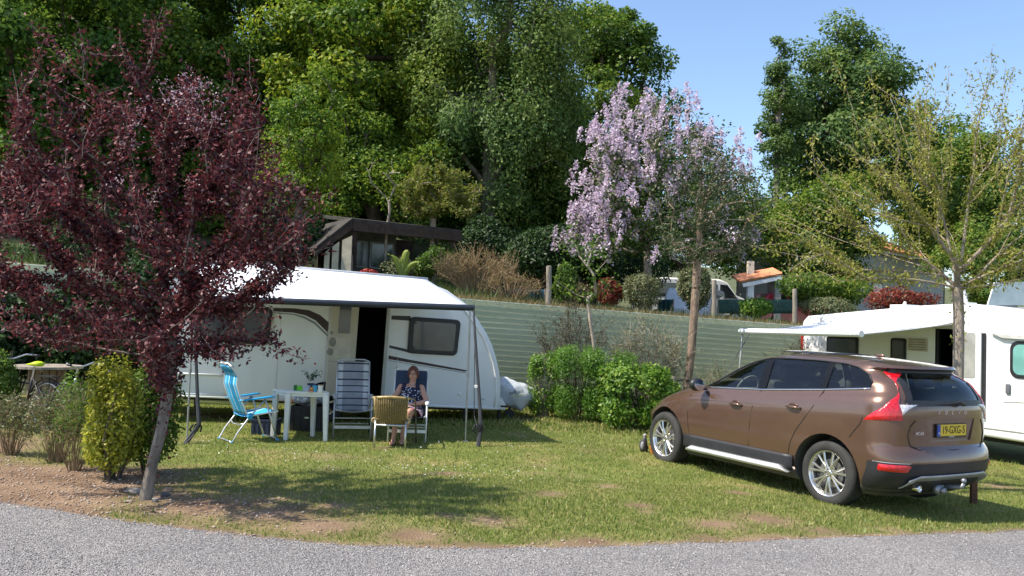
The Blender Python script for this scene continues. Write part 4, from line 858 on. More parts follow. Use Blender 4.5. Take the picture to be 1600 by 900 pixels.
text_obj('plate_text', '19-GXG-5', .118, mat('plate_black', (.012, .012, .012), .5), pl, rmtx(px_ - .008, -.028, .955), .001, .82); text_obj('country_letters', 'NL', .03, WHITE, pl, rmtx(px_ - .011, .24, .925), .0008)
text_obj('dealer_line', 'AUTOBEDRIJF', .016, WHITE, pl, rmtx(px_ - .004, 0, .884), .0008)
for ch, y in zip('VOLVO', (.24, .12, 0, -.12, -.24)): text_obj('badge_letter', ch, .052, CHROME, car, rmtx(rear_x(y, 1.145) - .003, y, 1.145), .003, 1.25)
text_obj('badge_text', 'XC60', .05, CHROME, car, rmtx(rear_x(.53, .92) - .004, .545, .925), .003, 1.2)
m = MB(); m.lathe((0, 0, 0), [(.030, -.10), (.036, .0), (.033, .004), (.027, .0), (.024, -.1)], 20, 'X', rot=Matrix.Rotation(math.pi, 3, 'Z')); ex = m.build('exhaust_pipe', CHROME, car, True); ex.location = (.10, .50, .335)
m = MB(); m.tube([(.25, 0, .33), (.02, -.0, .34), (-.06, 0, .36), (-.08, 0, .40)], [.028, .026, .022, .018], 10); m.ball((-.08, 0, .43), .028, n=14, m=10); m.box((.12, .14, .31), (.06, .12, .09)); m.lathe((.08, .12, .30), [(0, -.03), (.035, -.03), (.035, .02), (0, .02)], 16, 'X'); m.build('tow_bar', GREYM, car, True)
# roof lining lines, aerial, mirrors
for s in (1, -1): MB().tube([(x, s * (side_y(x, 1.655) - .012), 1.66) for x in [.62 + i * .12 for i in range(12)]], .007, 5).build('roof_strip', mat('roof_strip_dark', (.05, .04, .035), .4), car, True)
MB().ball((1.0, 0, 1.715), (.07, .014, .022), n=12, m=8).build('roof_aerial', PAINT, car, True)
MB().grid(lambda u, v: (1.35 + .75 * u, -.42 + .84 * v, 1.695 + .018 * math.sin(math.pi * v)), 4, 6).build('sunroof', mat('dark_roof_glass', (.02, .018, .02), .08, coat=1), car, True, solid=.01)
for s in (1, -1):
    m = MB(); m.ball((2.98, s * 1.05, 1.19), (.075, .115, .088), n=18, m=12); m.tube([(3.0, s * .86, 1.13), (3.0, s * .97, 1.14)], [.035, .03], 8, sq=(1, .5)); mr = m.build('wing_mirror', BLACK, car, True)
    MB().lathe((2.905, s * 1.05, 1.19), [(0, 0), (.05, .002), (.092, .012)], 20, 'X', rot=Matrix.Diagonal((1, 1, .78))).build('mirror_glass', mat('mirror_surface', (.7, .75, .78), .03, 1.0, var=0), mr, True)
# wheels
def wheel(x, s, steer=0):
    e_ = bpy.data.objects.new('wheel', None); C.objects.link(e_); e_.parent = car; e_.location = (x, s * .79, .368); e_.rotation_euler = (R(random.uniform(0, 60)) * 0, 0, R(steer)); e_.empty_display_size = .1
    prof = [(.245, -.10), (.262, -.115), (.30, -.122), (.335, -.118), (.355, -.105), (.366, -.085), (.3675, -.05), (.3675, .05), (.366, .085), (.355, .105), (.335, .118), (.30, .122), (.262, .115), (.245, .10)]
    m = MB(); m.lathe((0, 0, 0), prof, 56, 'Y', closed=True); m.build('tyre', RUB, e_, True, autos=60)
    m = MB()
    for k in range(4):  # tread grooves shown as rings of darker rubber
        y = -.072 + .048 * k; m.lathe((0, 0, 0), [(.3680, y - .005), (.3692, y), (.3680, y + .005)], 56, 'Y')
    m.build('tread_groove', mat('groove_black', (.008, .008, .008), .9), e_)
    o = s; m = MB(); m.lathe((0, 0, 0), [(.20, -.10 * o), (.235, -.09 * o), (.235, .085 * o), (.248, .112 * o), (.256, .116 * o), (.252, .104 * o), (.241, .095 * o), (.228, .07 * o)], 48, 'Y')
    m.lathe((0, 0, 0), [(0, .088 * o), (.028, .088 * o), (.034, .080 * o), (.068, .078 * o), (.078, .05 * o), (.078, .02 * o)], 30, 'Y')
    for k in range(7):
        th = 2 * math.pi * k / 7 + .2
        for d in (-.10, .10):
            a = th + d * .9; b_ = th + d * 1.75; p0 = Vector((.05 * math.cos(a), .072 * o, .05 * math.sin(a))); p1 = Vector((.15 * math.cos((a + b_) / 2), .092 * o, .15 * math.sin((a + b_) / 2))); p2 = Vector((.24 * math.cos(b_), .088 * o, .24 * math.sin(b_)))
            m.tube([p0, p1, p2], [.016, .0125, .015], 6)
    m.build('rim', ALLOY, e_, True, autos=50)
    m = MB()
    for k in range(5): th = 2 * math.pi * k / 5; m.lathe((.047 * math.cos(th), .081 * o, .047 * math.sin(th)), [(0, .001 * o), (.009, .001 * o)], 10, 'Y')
    m.lathe((0, .0, 0), [(.228, .02 * o), (.0, .02 * o)], 30, 'Y'); m.build('wheel_hub_shadow', mat('bolt_and_shade_dark', (.03, .03, .03), .6), e_)  # dark disc paints in the shade behind the spokes; bolts share its colour
    m = MB(); m.lathe((0, 0, 0), [(.16, .035 * o), (.09, .035 * o)], 40, 'Y'); m.build('brake_disc', mat('brake_steel', (.35, .34, .33), .4, .8), e_)
for x, s, st in ((.97, 1, 0), (.97, -1, 0), (3.744, 1, -5), (3.744, -1, -5)): wheel(x, s, st)
# ================================================================ CARAVAN (x along its side from the rear to the nose, y away from the lawn)
def side_frame(yaw, tilt, org):
    a = Vector((math.cos(yaw) * math.cos(tilt), math.sin(yaw) * math.cos(tilt), -math.sin(tilt))); b = Vector((-math.sin(yaw), math.cos(yaw), 0)); return frame_mtx(org, a, b, a.cross(b))
CVM = side_frame(R(15), R(1.8), (-5.82, 14.19, .12))
cv = empty('caravan', (0, 0, 0), 'white caravan with dark stripes and an open door behind the garden chairs', 'caravan', mtx=CVM)
def hull(name, prof, w_, m_, par, bev=.06, holes=(), y0=0.):
    m = MB(); m.prism([(x, y0, z) for x, z in prof], (0, w_, 0)); o = m.build(name, [m_, DARK], par)
    md = o.modifiers.new('b', 'BEVEL'); md.width = bev; md.segments = 4; md.limit_method = 'ANGLE'; md.angle_limit = R(50)
    cs = []
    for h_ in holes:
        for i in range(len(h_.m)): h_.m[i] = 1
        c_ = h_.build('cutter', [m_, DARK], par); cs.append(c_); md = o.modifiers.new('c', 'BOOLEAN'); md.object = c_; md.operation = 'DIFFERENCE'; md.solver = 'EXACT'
    dg = bpy.context.evaluated_depsgraph_get(); me = bpy.data.meshes.new_from_object(o.evaluated_get(dg)); o.modifiers.clear(); o.data = me
    for c_ in cs: bpy.data.objects.remove(c_)
    me.polygons.foreach_set('use_smooth', [True] * len(me.polygons)); me.set_sharp_from_angle(angle=R(25)); return o
prof = [(.02, .31), (0, .7), (-.02, 1.3), (0, 2.1), (.06, 2.42), (.25, 2.6), (1.2, 2.63), (3.6, 2.62), (4.3, 2.56), (4.75, 2.42), (5.05, 2.24), (5.2, 2.11), (5.38, 1.9), (5.53, 1.7), (5.65, 1.49), (5.74, 1.27), (5.81, 1.05), (5.855, .85), (5.87, .65), (5.86, .45), (5.82, .31)]
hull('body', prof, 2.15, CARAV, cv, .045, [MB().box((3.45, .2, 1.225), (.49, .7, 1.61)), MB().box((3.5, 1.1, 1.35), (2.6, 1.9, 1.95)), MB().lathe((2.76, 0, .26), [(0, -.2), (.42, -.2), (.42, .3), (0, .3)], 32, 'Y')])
WINB = mat('acrylic_window', (.085, .087, .10), .15, var=.15, vs=3, coat=.8)
def rrect(x0, x1, z0, z1, r, sk=0, n=5):
    P = []
    for cx, cz, a0 in ((x1 - r, z1 - r, 0), (x0 + r, z1 - r, 90), (x0 + r, z0 + r, 180), (x1 - r, z0 + r, 270)):
        for i in range(n + 1): a = R(a0 + 90 * i / n); x, z = cx + r * math.cos(a), cz + r * math.sin(a); P.append((x + sk * (z - z0) * (1 if cx > (x0 + x1) / 2 else 0), z))
    return P
def plate(name, poly, y, t, m_, par, bevel=.0): return MB().prism([(x, y, z) for x, z in poly], (0, -t, 0)).build(name, m_, par, bool(bevel), bevel=bevel)
for x0, x1, z0, z1 in ((4.10, 5.0, 1.25, 1.90), (.55, 1.73, 1.25, 1.88)):
    wf = plate('window', rrect(x0, x1, z0, z1, .09, .05), 0, .045, BLACK, cv, .015); plate('pane', rrect(x0 + .085, x1 - .07, z0 + .075, z1 - .075, .05, .03), -.046, .006, WINB, wf)
    for z in (z0 + .11, z1 - .11): MB().box((x0 + .11, -.058, z), (.04, .01, .025)).build('window_catch', BLACK, wf)
STB = mat('stripe_brown', (.045, .025, .025), .4); STD = mat('stripe_dark', (.03, .03, .038), .4); STG = mat('stripe_grey', (.22, .25, .27), .4)
sp = lambda P, mi: MB().prism([(x, -.001, z) for x, z in P], (0, -.003, 0)).build('stripe', (STB, STD, STG)[mi], cv)
sp([(3.78, 1.895), (3.78, 1.825), (4.12, 1.825), (4.12, 1.91)], 1); sp([(3.78, 1.37), (3.78, 1.325), (4.15, 1.255), (4.22, 1.27), (4.15, 1.31)], 1)
sp([(3.78, 1.19), (3.78, 1.125), (5.18, .975), (5.22, 1.0), (4.2, 1.13)], 0); sp([(3.78, 1.105), (3.78, 1.095), (5.18, .95), (5.2, .96)], 2)
def ribbon(P, Q, mi):
    m = MB()
    for i in range(len(P) - 1): m.add([(P[i][0], -.004, P[i][1]), (P[i + 1][0], -.004, P[i + 1][1]), (Q[i + 1][0], -.004, Q[i + 1][1]), (Q[i][0], -.004, Q[i][1])], [(0, 1, 2, 3)])
    m.build('stripe', (STB, STD, STG)[mi], cv)
ribbon([(1.76, 1.89), (2.1, 1.905), (2.36, 1.89), (2.55, 1.82), (2.705, 1.70)], [(1.76, 1.83), (2.1, 1.83), (2.3, 1.80), (2.48, 1.72), (2.705, 1.52)], 0)
ribbon([(1.76, 1.815), (2.1, 1.81), (2.29, 1.775), (2.48, 1.69), (2.705, 1.49)], [(1.76, 1.80), (2.1, 1.79), (2.27, 1.75), (2.46, 1.66), (2.705, 1.45)], 2)
# door folded open against the side, inner face showing
BEIGE = mat('door_inner_beige', (.52, .47, .38), .55, var=.03)
d_ = MB().box((2.965, -.04, 1.23), (.47, .05, 1.58)).build('door', BEIGE, cv, True, bevel=.012)
plate('pane', rrect(2.87, 3.07, 1.53, 2.0, .02), -.066, .006, WINB, d_); plate('door_panel', rrect(2.83, 3.11, 1.10, 1.46, .03), -.066, .004, mat('door_inner_light', (.58, .53, .44), .5), d_)
for x, z, rx_, rz_ in ((2.79, 1.37, .065, .08), (2.76, 1.20, .05, .06), (2.76, 1.53, .03, .03)): MB().ball((x, -.068, z), (rx_, .012, rz_)).build('door_catch', mat('catch_grey', (.25, .24, .21), .5), d_, True)
MB().box((2.965, -.07, 1.04), (.44, .008, .012)).build('door_rib', mat('door_rib_tan', (.35, .30, .23), .6), d_)
m = MB(); m.box((3.725, -.012, 1.24), (.05, .028, 1.66)); m.box((3.187, -.012, 1.24), (.026, .028, 1.66)); m.box((3.45, -.014, 2.05), (.56, .028, .05)); m.build('door_frame', mat('frame_greige', (.42, .42, .38), .5), cv)
m = MB()
for a, b_ in (((.12, .37), (1.10, .37)), ((1.10, .37), (1.10, .70)), ((1.10, .70), (.12, .70)), ((.12, .70), (.12, .37))): m.tube([(a[0], -.006, a[1]), (b_[0], -.006, b_[1])], .022, 6)
m.build('locker_hatch', WHITE, cv, True)
m = MB(); m.tube([(.0, -.008, .335), (2.3, -.008, .335)], .022, 8); m.tube([(3.22, -.008, .335), (5.84, -.008, .335)], .022, 8); m.build('skirt_rail', WHITE, cv, True)
MB().tube([(4.95, -.004, 2.2), (5.12, -.004, 2.05), (5.3, -.004, 1.83), (5.46, -.004, 1.62), (5.6, -.004, 1.36), (5.69, -.004, 1.15), (5.755, -.004, .9), (5.775, -.004, .6), (5.76, -.004, .36)], .018, 8).build('nose_trim', WHITE, cv, True)
MB().tube([(.03, .0, .36), (.01, .0, 1.3), (.03, .0, 2.2)], .02, 8).build('rear_corner_trim', WHITE, cv, True)
MB().ball((5.1, -.004, .57), (.035, .015, .028)).build('side_marker', mat('marker_white', (.75, .75, .72), .2, coat=1), cv, True)
MB().box((3.86, -.008, 1.245), (.10, .014, .05)).build('socket_flap', WHITE, cv, bevel=.006); MB().box((5.5, -.006, .50), (.14, .012, .012)).build('vent', GREYM, cv)
for x_ in (1.9, 2.70): MB().box((x_, -.002, 1.3), (.006, .004, 1.9)).build('panel_seam', mat('seam_grey', (.42, .43, .43), .6), cv)
MB().tube([(3.93, -.01, .95), (3.93, -.05, .97), (3.93, -.05, 1.12), (3.93, -.01, 1.14)], .009, 6).build('grab_handle', ALU, cv, True)
m = MB(); m.tube([(.4, .1, 2.66), (.4, 2.0, 2.66)], .012, 6); m.build('roof_rail', ALU, cv)
m = MB(); m.tube([(.3, .02, 2.595), (4.38, .02, 2.57)], .05, 8); m.build('awning_case', mat('case_grey', (.45, .46, .47), .4), cv, True)
def simple_wheel(par, x, y, z, r, s=-1, cover=ALLOY, sp=5):
    e_ = bpy.data.objects.new('wheel', None); C.objects.link(e_); e_.parent = par; e_.location = (x, y, z)
    MB().lathe((0, 0, 0), [(r * .62, -.08), (r * .75, -.1), (r * .93, -.095), (r, -.06), (r, .06), (r * .93, .095), (r * .62, .08)], 36, 'Y', closed=True).build('tyre', RUB, e_, True, autos=50)
    m = MB(); m.lathe((0, 0, 0), [(r * .55, .07 * s), (r * .62, .088 * s), (r * .66, .08 * s)], 36, 'Y'); m.lathe((0, 0, 0), [(0, .075 * s), (r * .18, .07 * s), (r * .18, .03 * s)], 20, 'Y')
    for k in range(sp): th = 2 * math.pi * k / sp + .3; m.tube([(r * .1 * math.cos(th), .06 * s, r * .1 * math.sin(th)), (r * .6 * math.cos(th), .07 * s, r * .6 * math.sin(th))], [r * .1, r * .07], 6)
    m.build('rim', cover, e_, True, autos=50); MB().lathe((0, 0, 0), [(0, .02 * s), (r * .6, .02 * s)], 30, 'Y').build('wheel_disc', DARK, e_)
simple_wheel(cv, 2.76, .13, .30, .33)
m = MB()
for x in (5.25, .6): m.tube([(x, .25, .32), (x + .02, .22, -.02 + (.05 if x > 1 else 0))], [.02, .016], 6); m.box((x + .02, .22, .0), (.12, .12, .02))
m.build('corner_steady', BLACK, cv); MB().box((3, 1.0, .27), (5.2, 1.2, .06)).build('chassis', BLACK, cv)
m = MB()
for s in (-1, 1): m.tube([(5.5, 1.07 + s * .55, .33), (6.75, 1.07 + s * .05, .36)], .035, 6)
m.tube([(6.7, 1.07, .36), (7.05, 1.07, .38)], .03, 8); m.build('drawbar', GREYM, cv)
MB().prism([(5.84, .15, .30), (6.02, .15, .30), (6.02, .15, .40), (5.93, .15, .52), (5.84, .15, .52)], (0, 1.7, 0)).build('front_step_panel', CARAV, cv, True, bevel=.02)
MB().box((5.98, .145, .37), (.12, .01, .03)).build('grille', DARK, cv)
m = MB(); m.tube([(6.32, .92, .45), (6.30, .92, .22)], .028, 8); m.lathe((6.30, .92, .16), [(0, -.035), (.09, -.035), (.10, 0), (.09, .035), (0, .035)], 20, 'Y'); m.tube([(6.0, .5, .34), (5.98, .5, .1)], .035, 6); m.build('jockey_wheel', BLACK, cv, True, autos=40)
# grey weather cover over the coupling
cvr = empty('coupling_cover', CVM @ Vector((6.42, 1.0, .3)), 'crumpled grey cover with dark lettering over the caravan coupling', 'cover', rz=R(15))
def cov(u, v):
    th = 2 * math.pi * u; ph = math.pi * v; x = .50 * math.sin(ph) ** .7 * math.cos(th); y = .34 * math.sin(ph) ** .7 * math.sin(th); z = .27 * math.cos(ph)
    z += .16 * math.exp(-((x + .28) / .22) ** 2) * (1 if z > 0 else .0) - .03 * x; n_ = noise.noise(Vector((x * 5, y * 5, z * 5))); k = 1 + .16 * n_ + .05 * noise.noise(Vector((x * 14, y * 14, z * 9)))
    if z < -.12: z -= .10 * max(0, noise.noise(Vector((x * 6, y * 6, 3)))) + .02
    return (x * k, y * k, z * k + .26)
MB().grid(cov, 44, 22).build('cover_cloth', mat('cover_grey', (.50, .53, .55), .5, var=.08, vs=8, bump=.4, bs=14), cvr, True)
MB().lathe((.46, 0, .20), [(0, .22), (.10, .2), (.15, .08), (.17, -.08), (.14, -.16), (0, -.18)], 20, 'X').build('cover_end', mat('cover_cream', (.66, .64, .58), .5), cvr, True)
tm = Matrix(((1, 0, 0), (0, 0, -1), (0, 1, 0))).to_4x4() @ Matrix.Rotation(R(8), 4, 'Z'); tm.translation = (-.06, -.375, .36); text_obj('cover_text', 'erRuch', .13, mat('print_dark', (.05, .07, .08), .6), cvr, tm, .004, .9)
tm = tm.copy(); tm.translation = (-.03, -.38, .29); MB().box((-.03, -.378, .285), (.3, .006, .014), rot=Matrix.Rotation(R(-8), 3, 'Y')).build('cover_print', mat('print_yellow', (.55, .5, .12), .6), cvr)

cvr.scale = (.88, .88, .85)
# ---- awning of the caravan
A0, A1 = CVM @ Vector((.34, -.02, 2.60)), CVM @ Vector((4.36, -.02, 2.575)); B0, B1 = at(300, 466, 12.17), at(738, 481, 13.15)
aw = empty('awning', A0.lerp(A1, .5), 'white canvas awning rolled out from the caravan with a dark front rail', 'awning'); iv = Vector(aw.location)
def cvs(u, v):
    p = (A0.lerp(A1, u)).lerp(B0.lerp(B1, u), v); return p - iv + Vector((0, 0, -.025 * math.sin(math.pi * v) * math.sin(math.pi * u) ** .5))
MB().grid(cvs, 24, 10).build('canvas', mat('awning_canvas', (.74, .77, .80), .75, var=.03, vs=2, trans=0), aw, True, solid=.004)
MB().tube([B0 - iv - (B1 - B0).normalized() * .02, B1 - iv + (B1 - B0).normalized() * .03], .055, 12, sq=(1, .9)).build('front_rail', mat('rail_dark_blue', (.035, .042, .055), .35, .3), aw, True, autos=30)
for t in (.02, .5, .98): MB().tube([A0.lerp(A1, t) - iv - Vector((0, 0, .05)), B0.lerp(B1, t) - iv - Vector((0, 0, .02))], .014, 6).build('rafter', GREYM, aw)
POLE = mat('pole_grey', (.42, .42, .40), .4, .5)
for a, b_ in (((735, 482, 13.12), (727, 690)), ((302, 470, 12.15), (292, 690))):
    p, q = at(*a), gnd(*b_); mid = p.lerp(q, .5); m = MB(); m.tube([p - iv, mid - iv], .017, 8); m.tube([mid - iv, q - iv], .013, 8); m.tube([mid - iv + Vector((0, 0, .03)), mid - iv - Vector((0, 0, .03))], .022, 8); m.box(q - iv + Vector((0, 0, .006)), (.07, .07, .012)); m.build('pole', POLE, aw, True, autos=40)
STR = mat('strap_webbing', (.045, .048, .055), .85)
def strap(label, pts, buckle, tail):
    e_ = empty('tie_down_strap', pts[-1], label, 'strap'); o = Vector(pts[-1]); n = len(pts)
    m = MB()
    for i in range(n - 1):
        a, b_ = pts[i] - o, pts[i + 1] - o; wa, wb = .016 + .020 * (i / (n - 1)) ** .7, .016 + .020 * ((i + 1) / (n - 1)) ** .7
        m.tube([a, b_], [wa, wb], 6, sq=(.9, .9))
    m.build('webbing', STR, e_); m = MB(); c = buckle - o; m.box(c, (.07, .03, .10), rot=Matrix.Rotation(R(18), 3, 'Y')); m.tube([c + Vector((-.05, 0, .04)), c + Vector((-.09, -.01, -.03)), c + Vector((-.03, 0, -.09))], .016, 6); m.tube([c + Vector((.02, 0, .05)), c + Vector((.07, 0, .02)), c + Vector((.06, 0, -.06))], .014, 6); m.build('ratchet_buckle', BLACK, e_, bevel=.006)
    MB().tube([q - o for q in tail], .013, 5, sq=(1, .5)).build('loose_end', STR, e_); return e_, o
G_ = lambda px, py, Y: at(px, py, Y)
e_, o_ = strap('dark webbing strap beside the pole nearest the caravan nose', [G_(740, 484, 13.1), G_(742, 520, 13.0), G_(746, 580, 12.9), G_(748, 610, 12.85), G_(750, 640, 12.8), G_(751, 668, 12.75), gnd(747, 698)], G_(748, 668, 12.72), [G_(742, 520, 13.12), G_(741, 600, 13.1), G_(741, 650, 13.1), G_(747, 672, 12.8)])
MB().box(G_(745, 604, 12.86) - o_, (.07, .035, .045)).build('strap_clip', WHITE, e_, bevel=.005)
strap('dark webbing strap beside the awning pole behind the blue chair', [G_(304, 470, 12.15), G_(305, 520, 12.1), G_(307, 580, 12.1), G_(309, 630, 12.05), G_(311, 664, 12.0), gnd(290, 693)], G_(307, 668, 12.0), [G_(308, 668, 12.0), G_(300, 682, 11.95), gnd(287, 695), gnd(276, 695)])

# ================================================================ MOTORHOME
MHM = side_frame(R(-63), 0, (6.4, 18.9, -.3))
mh = empty('motorhome', (0, 0, 0), 'white motorhome with its habitation door open behind the brown car', 'motorhome', mtx=MHM)
MHW = mat('motorhome_white', (.80, .80, .78), .3, var=.015, coat=.4)
prof = [(.0, .50), (0, 1.4), (-.01, 2.2), (.03, 2.42), (.16, 2.53), (.8, 2.58), (1.6, 2.64), (2.4, 2.70), (3.0, 2.745), (3.6, 2.77), (4.1, 2.76), (4.6, 2.70), (5.0, 2.63), (5.35, 2.45), (5.7, 2.1), (6.0, 1.7), (6.2, 1.45), (6.7, 1.25), (6.95, 1.05), (7.0, .7), (6.95, .42), (5.5, .42), (3.0, .46)]
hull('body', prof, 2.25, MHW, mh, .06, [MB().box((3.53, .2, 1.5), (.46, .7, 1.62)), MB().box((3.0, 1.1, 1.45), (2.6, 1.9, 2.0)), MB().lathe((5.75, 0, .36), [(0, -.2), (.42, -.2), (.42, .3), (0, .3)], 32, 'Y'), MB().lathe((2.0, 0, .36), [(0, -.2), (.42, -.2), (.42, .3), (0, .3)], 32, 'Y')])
for x0, x1, z0, z1 in ((.74, 1.56, 1.55, 2.10), (2.34, 2.69, 1.62, 2.11)):
    wf = plate('window', rrect(x0, x1, z0, z1, .05), 0, .03, BLACK, mh, .01); plate('pane', rrect(x0 + .05, x1 - .05, z0 + .05, z1 - .05, .03), -.031, .005, WINB, wf)
m = MB(); m.box((2.94, -.012, 2.0), (.42, .024, .24))
for k in range(5): m.box((2.94, -.026, 1.91 + .045 * k), (.36, .008, .012), 1)
m.build('fridge_vent', [mat('vent_beige', (.50, .46, .37), .6), mat('vent_dark', (.18, .16, .13), .7)], mh)
MB().box((3.53, -.008, 2.34), (.56, .02, .05)).build('door_frame', mat('frame_offwhite', (.6, .6, .57), .5), mh); MB().box((3.36, -.006, 1.52), (.03, .014, 1.6)).build('door_jamb', BLACK, mh)
d_ = MB().prism([(x, -.03, z) for x, z in rrect(3.82, 4.25, .72, 2.31, .06)], (0, -.045, 0)).build('door', MHW, mh, True, bevel=.012)
plate('pane', rrect(3.87, 4.15, 1.45, 2.25, .04), -.076, .006, mat('door_blind_grey', (.33, .33, .31), .5), d_)
MB().box((4.275, -.02, 1.5), (.05, .04, 1.5)).build('door_seal', BLACK, mh)
rl = MB().box((.045, -.01, 1.95), (.05, .03, .30)).build('rear_light_strip', LR, mh)
plate('cab_window', rrect(4.74, 5.5, 1.50, 2.13, .14, -.05), 0, .02, BLACK, mh, .006); plate('cab_pane', rrect(4.80, 5.46, 1.56, 2.07, .11, -.05), -.021, .005, mat('teal_reflection', (.18, .42, .38), .08, coat=1, var=.2, vs=2), mh)  # teal reflection is painted into the cab pane colour
MB().box((4.715, -.02, 1.31), (.085, .03, .17)).build('cab_door_handle', mat('handle_grey', (.13, .13, .15), .5), mh, True, bevel=.02)
MB().prism([(4.40, -.005, 2.26), (5.6, -.005, 2.20), (5.6, -.005, 2.13), (4.62, -.005, 2.16)], (0, -.06, 0)).build('cab_roof_trim', mat('trim_pale_grey', (.50, .50, .47), .5), mh, True, bevel=.015)
MB().tube([(4.62, -.003, 1.08), (4.9, -.004, 1.10), (5.5, -.004, 1.12)], .008, 4).build('body_crease', mat('trim_pale_grey', (.5, .5, .47)), mh); MB().tube([(.05, -.003, .62), (4.3, -.003, .60), (6.0, -.003, .60)], .014, 6).build('skirt_line', MAT['trim_pale_grey'], mh)
simple_wheel(mh, 5.75, .14, .34, .34); simple_wheel(mh, 2.0, .14, .34, .34)
MB().box((3.2, 1.1, .40), (5.0, 1.6, .12)).build('chassis', BLACK, mh)
# raised roof hatch + aerial on the roof
m = MB(); q0 = Vector((3.95, .55, 2.76)); m.add([q0, q0 + Vector((1.0, 0, 0)), q0 + Vector((.75, .12, .42)), q0 + Vector((.05, .12, .42))], [(0, 1, 2, 3)]); m.build('roof_hatch', mat('smoky_acrylic', (.14, .19, .21), .15, coat=1, alpha=.75), mh, solid=.03)
m = MB(); m.tube([q0, q0 + Vector((.05, .12, .42))], .02, 6); m.tube([q0 + Vector((1.0, 0, 0)), q0 + Vector((.75, .12, .42))], .02, 6); m.build('hatch_arm', WHITE, mh)
m = MB(); m.prism([(3.35, .5, 2.74), (3.58, .5, 2.76), (3.50, .5, 3.08), (3.38, .5, 3.06)], (0, .06, 0)); m.box((3.46, .6, 2.78), (.3, .3, .08)); m.build('satellite_aerial', WHITE, mh, bevel=.01)
m = MB(); m.box((2.0, .8, 2.72), (.4, .4, .14)); m.tube([(2.15, .5, 2.66), (2.25, .5, 2.84)], .03, 8); m.build('roof_vent', WHITE, mh, bevel=.03)
# its awning
ma = empty('motorhome_awning', MHM @ Vector((2.3, -1.2, 2.2)), 'white awning on the side of the motorhome with a white front rail', 'awning'); iv = Vector(ma.location)
a0, a1, b0, b1 = [MHM @ Vector(p) for p in ((.7, -.03, 2.40), (3.82, -.03, 2.45), (.85, -2.5, 2.14), (3.78, -2.5, 2.16))]
MB().grid(lambda u, v: (a0.lerp(a1, u)).lerp(b0.lerp(b1, u), v) - iv + Vector((0, 0, -.03 * math.sin(math.pi * v))), 16, 8).build('canvas', mat('awning_canvas_pale', (.72, .75, .78), .75, var=.05, vs=3), ma, True, solid=.004)
MB().tube([b0 - iv, b1 - iv], .065, 10, sq=(1, .9)).build('front_rail', MHW, ma, True, autos=30); MB().tube([a0 - iv, a1 - iv], .05, 8).build('case', MHW, ma, True, autos=30)
for t in (.02, .98): MB().tube([a0.lerp(a1, t) - iv - Vector((0, 0, .04)), b0.lerp(b1, t) - iv - Vector((0, 0, .02))], .016, 6).build('rafter', POLE, ma)
p = b0.lerp(b1, .02); q = at(1148, 640, 17.4); q.z = low(q.x, q.y); MB().tube([p - iv, p.lerp(q, .5) - iv, q - iv], [.019, .019, .014], 8).build('pole', POLE, ma, True)
p = b0.lerp(b1, .10); q = at(1085, 625, 16.6); q.z = low(q.x, q.y); e_ = empty('guy_strap', q, 'black guy strap running down from the motorhome awning corner', 'strap'); MB().tube([p - q, Vector((0, 0, .05))], .018, 5, sq=(1, .4)).build('webbing', STR, e_); MB().tube([(0, 0, .1), (.02, .02, -.1)], .012, 5).build('ground_peg', GREYM, e_)
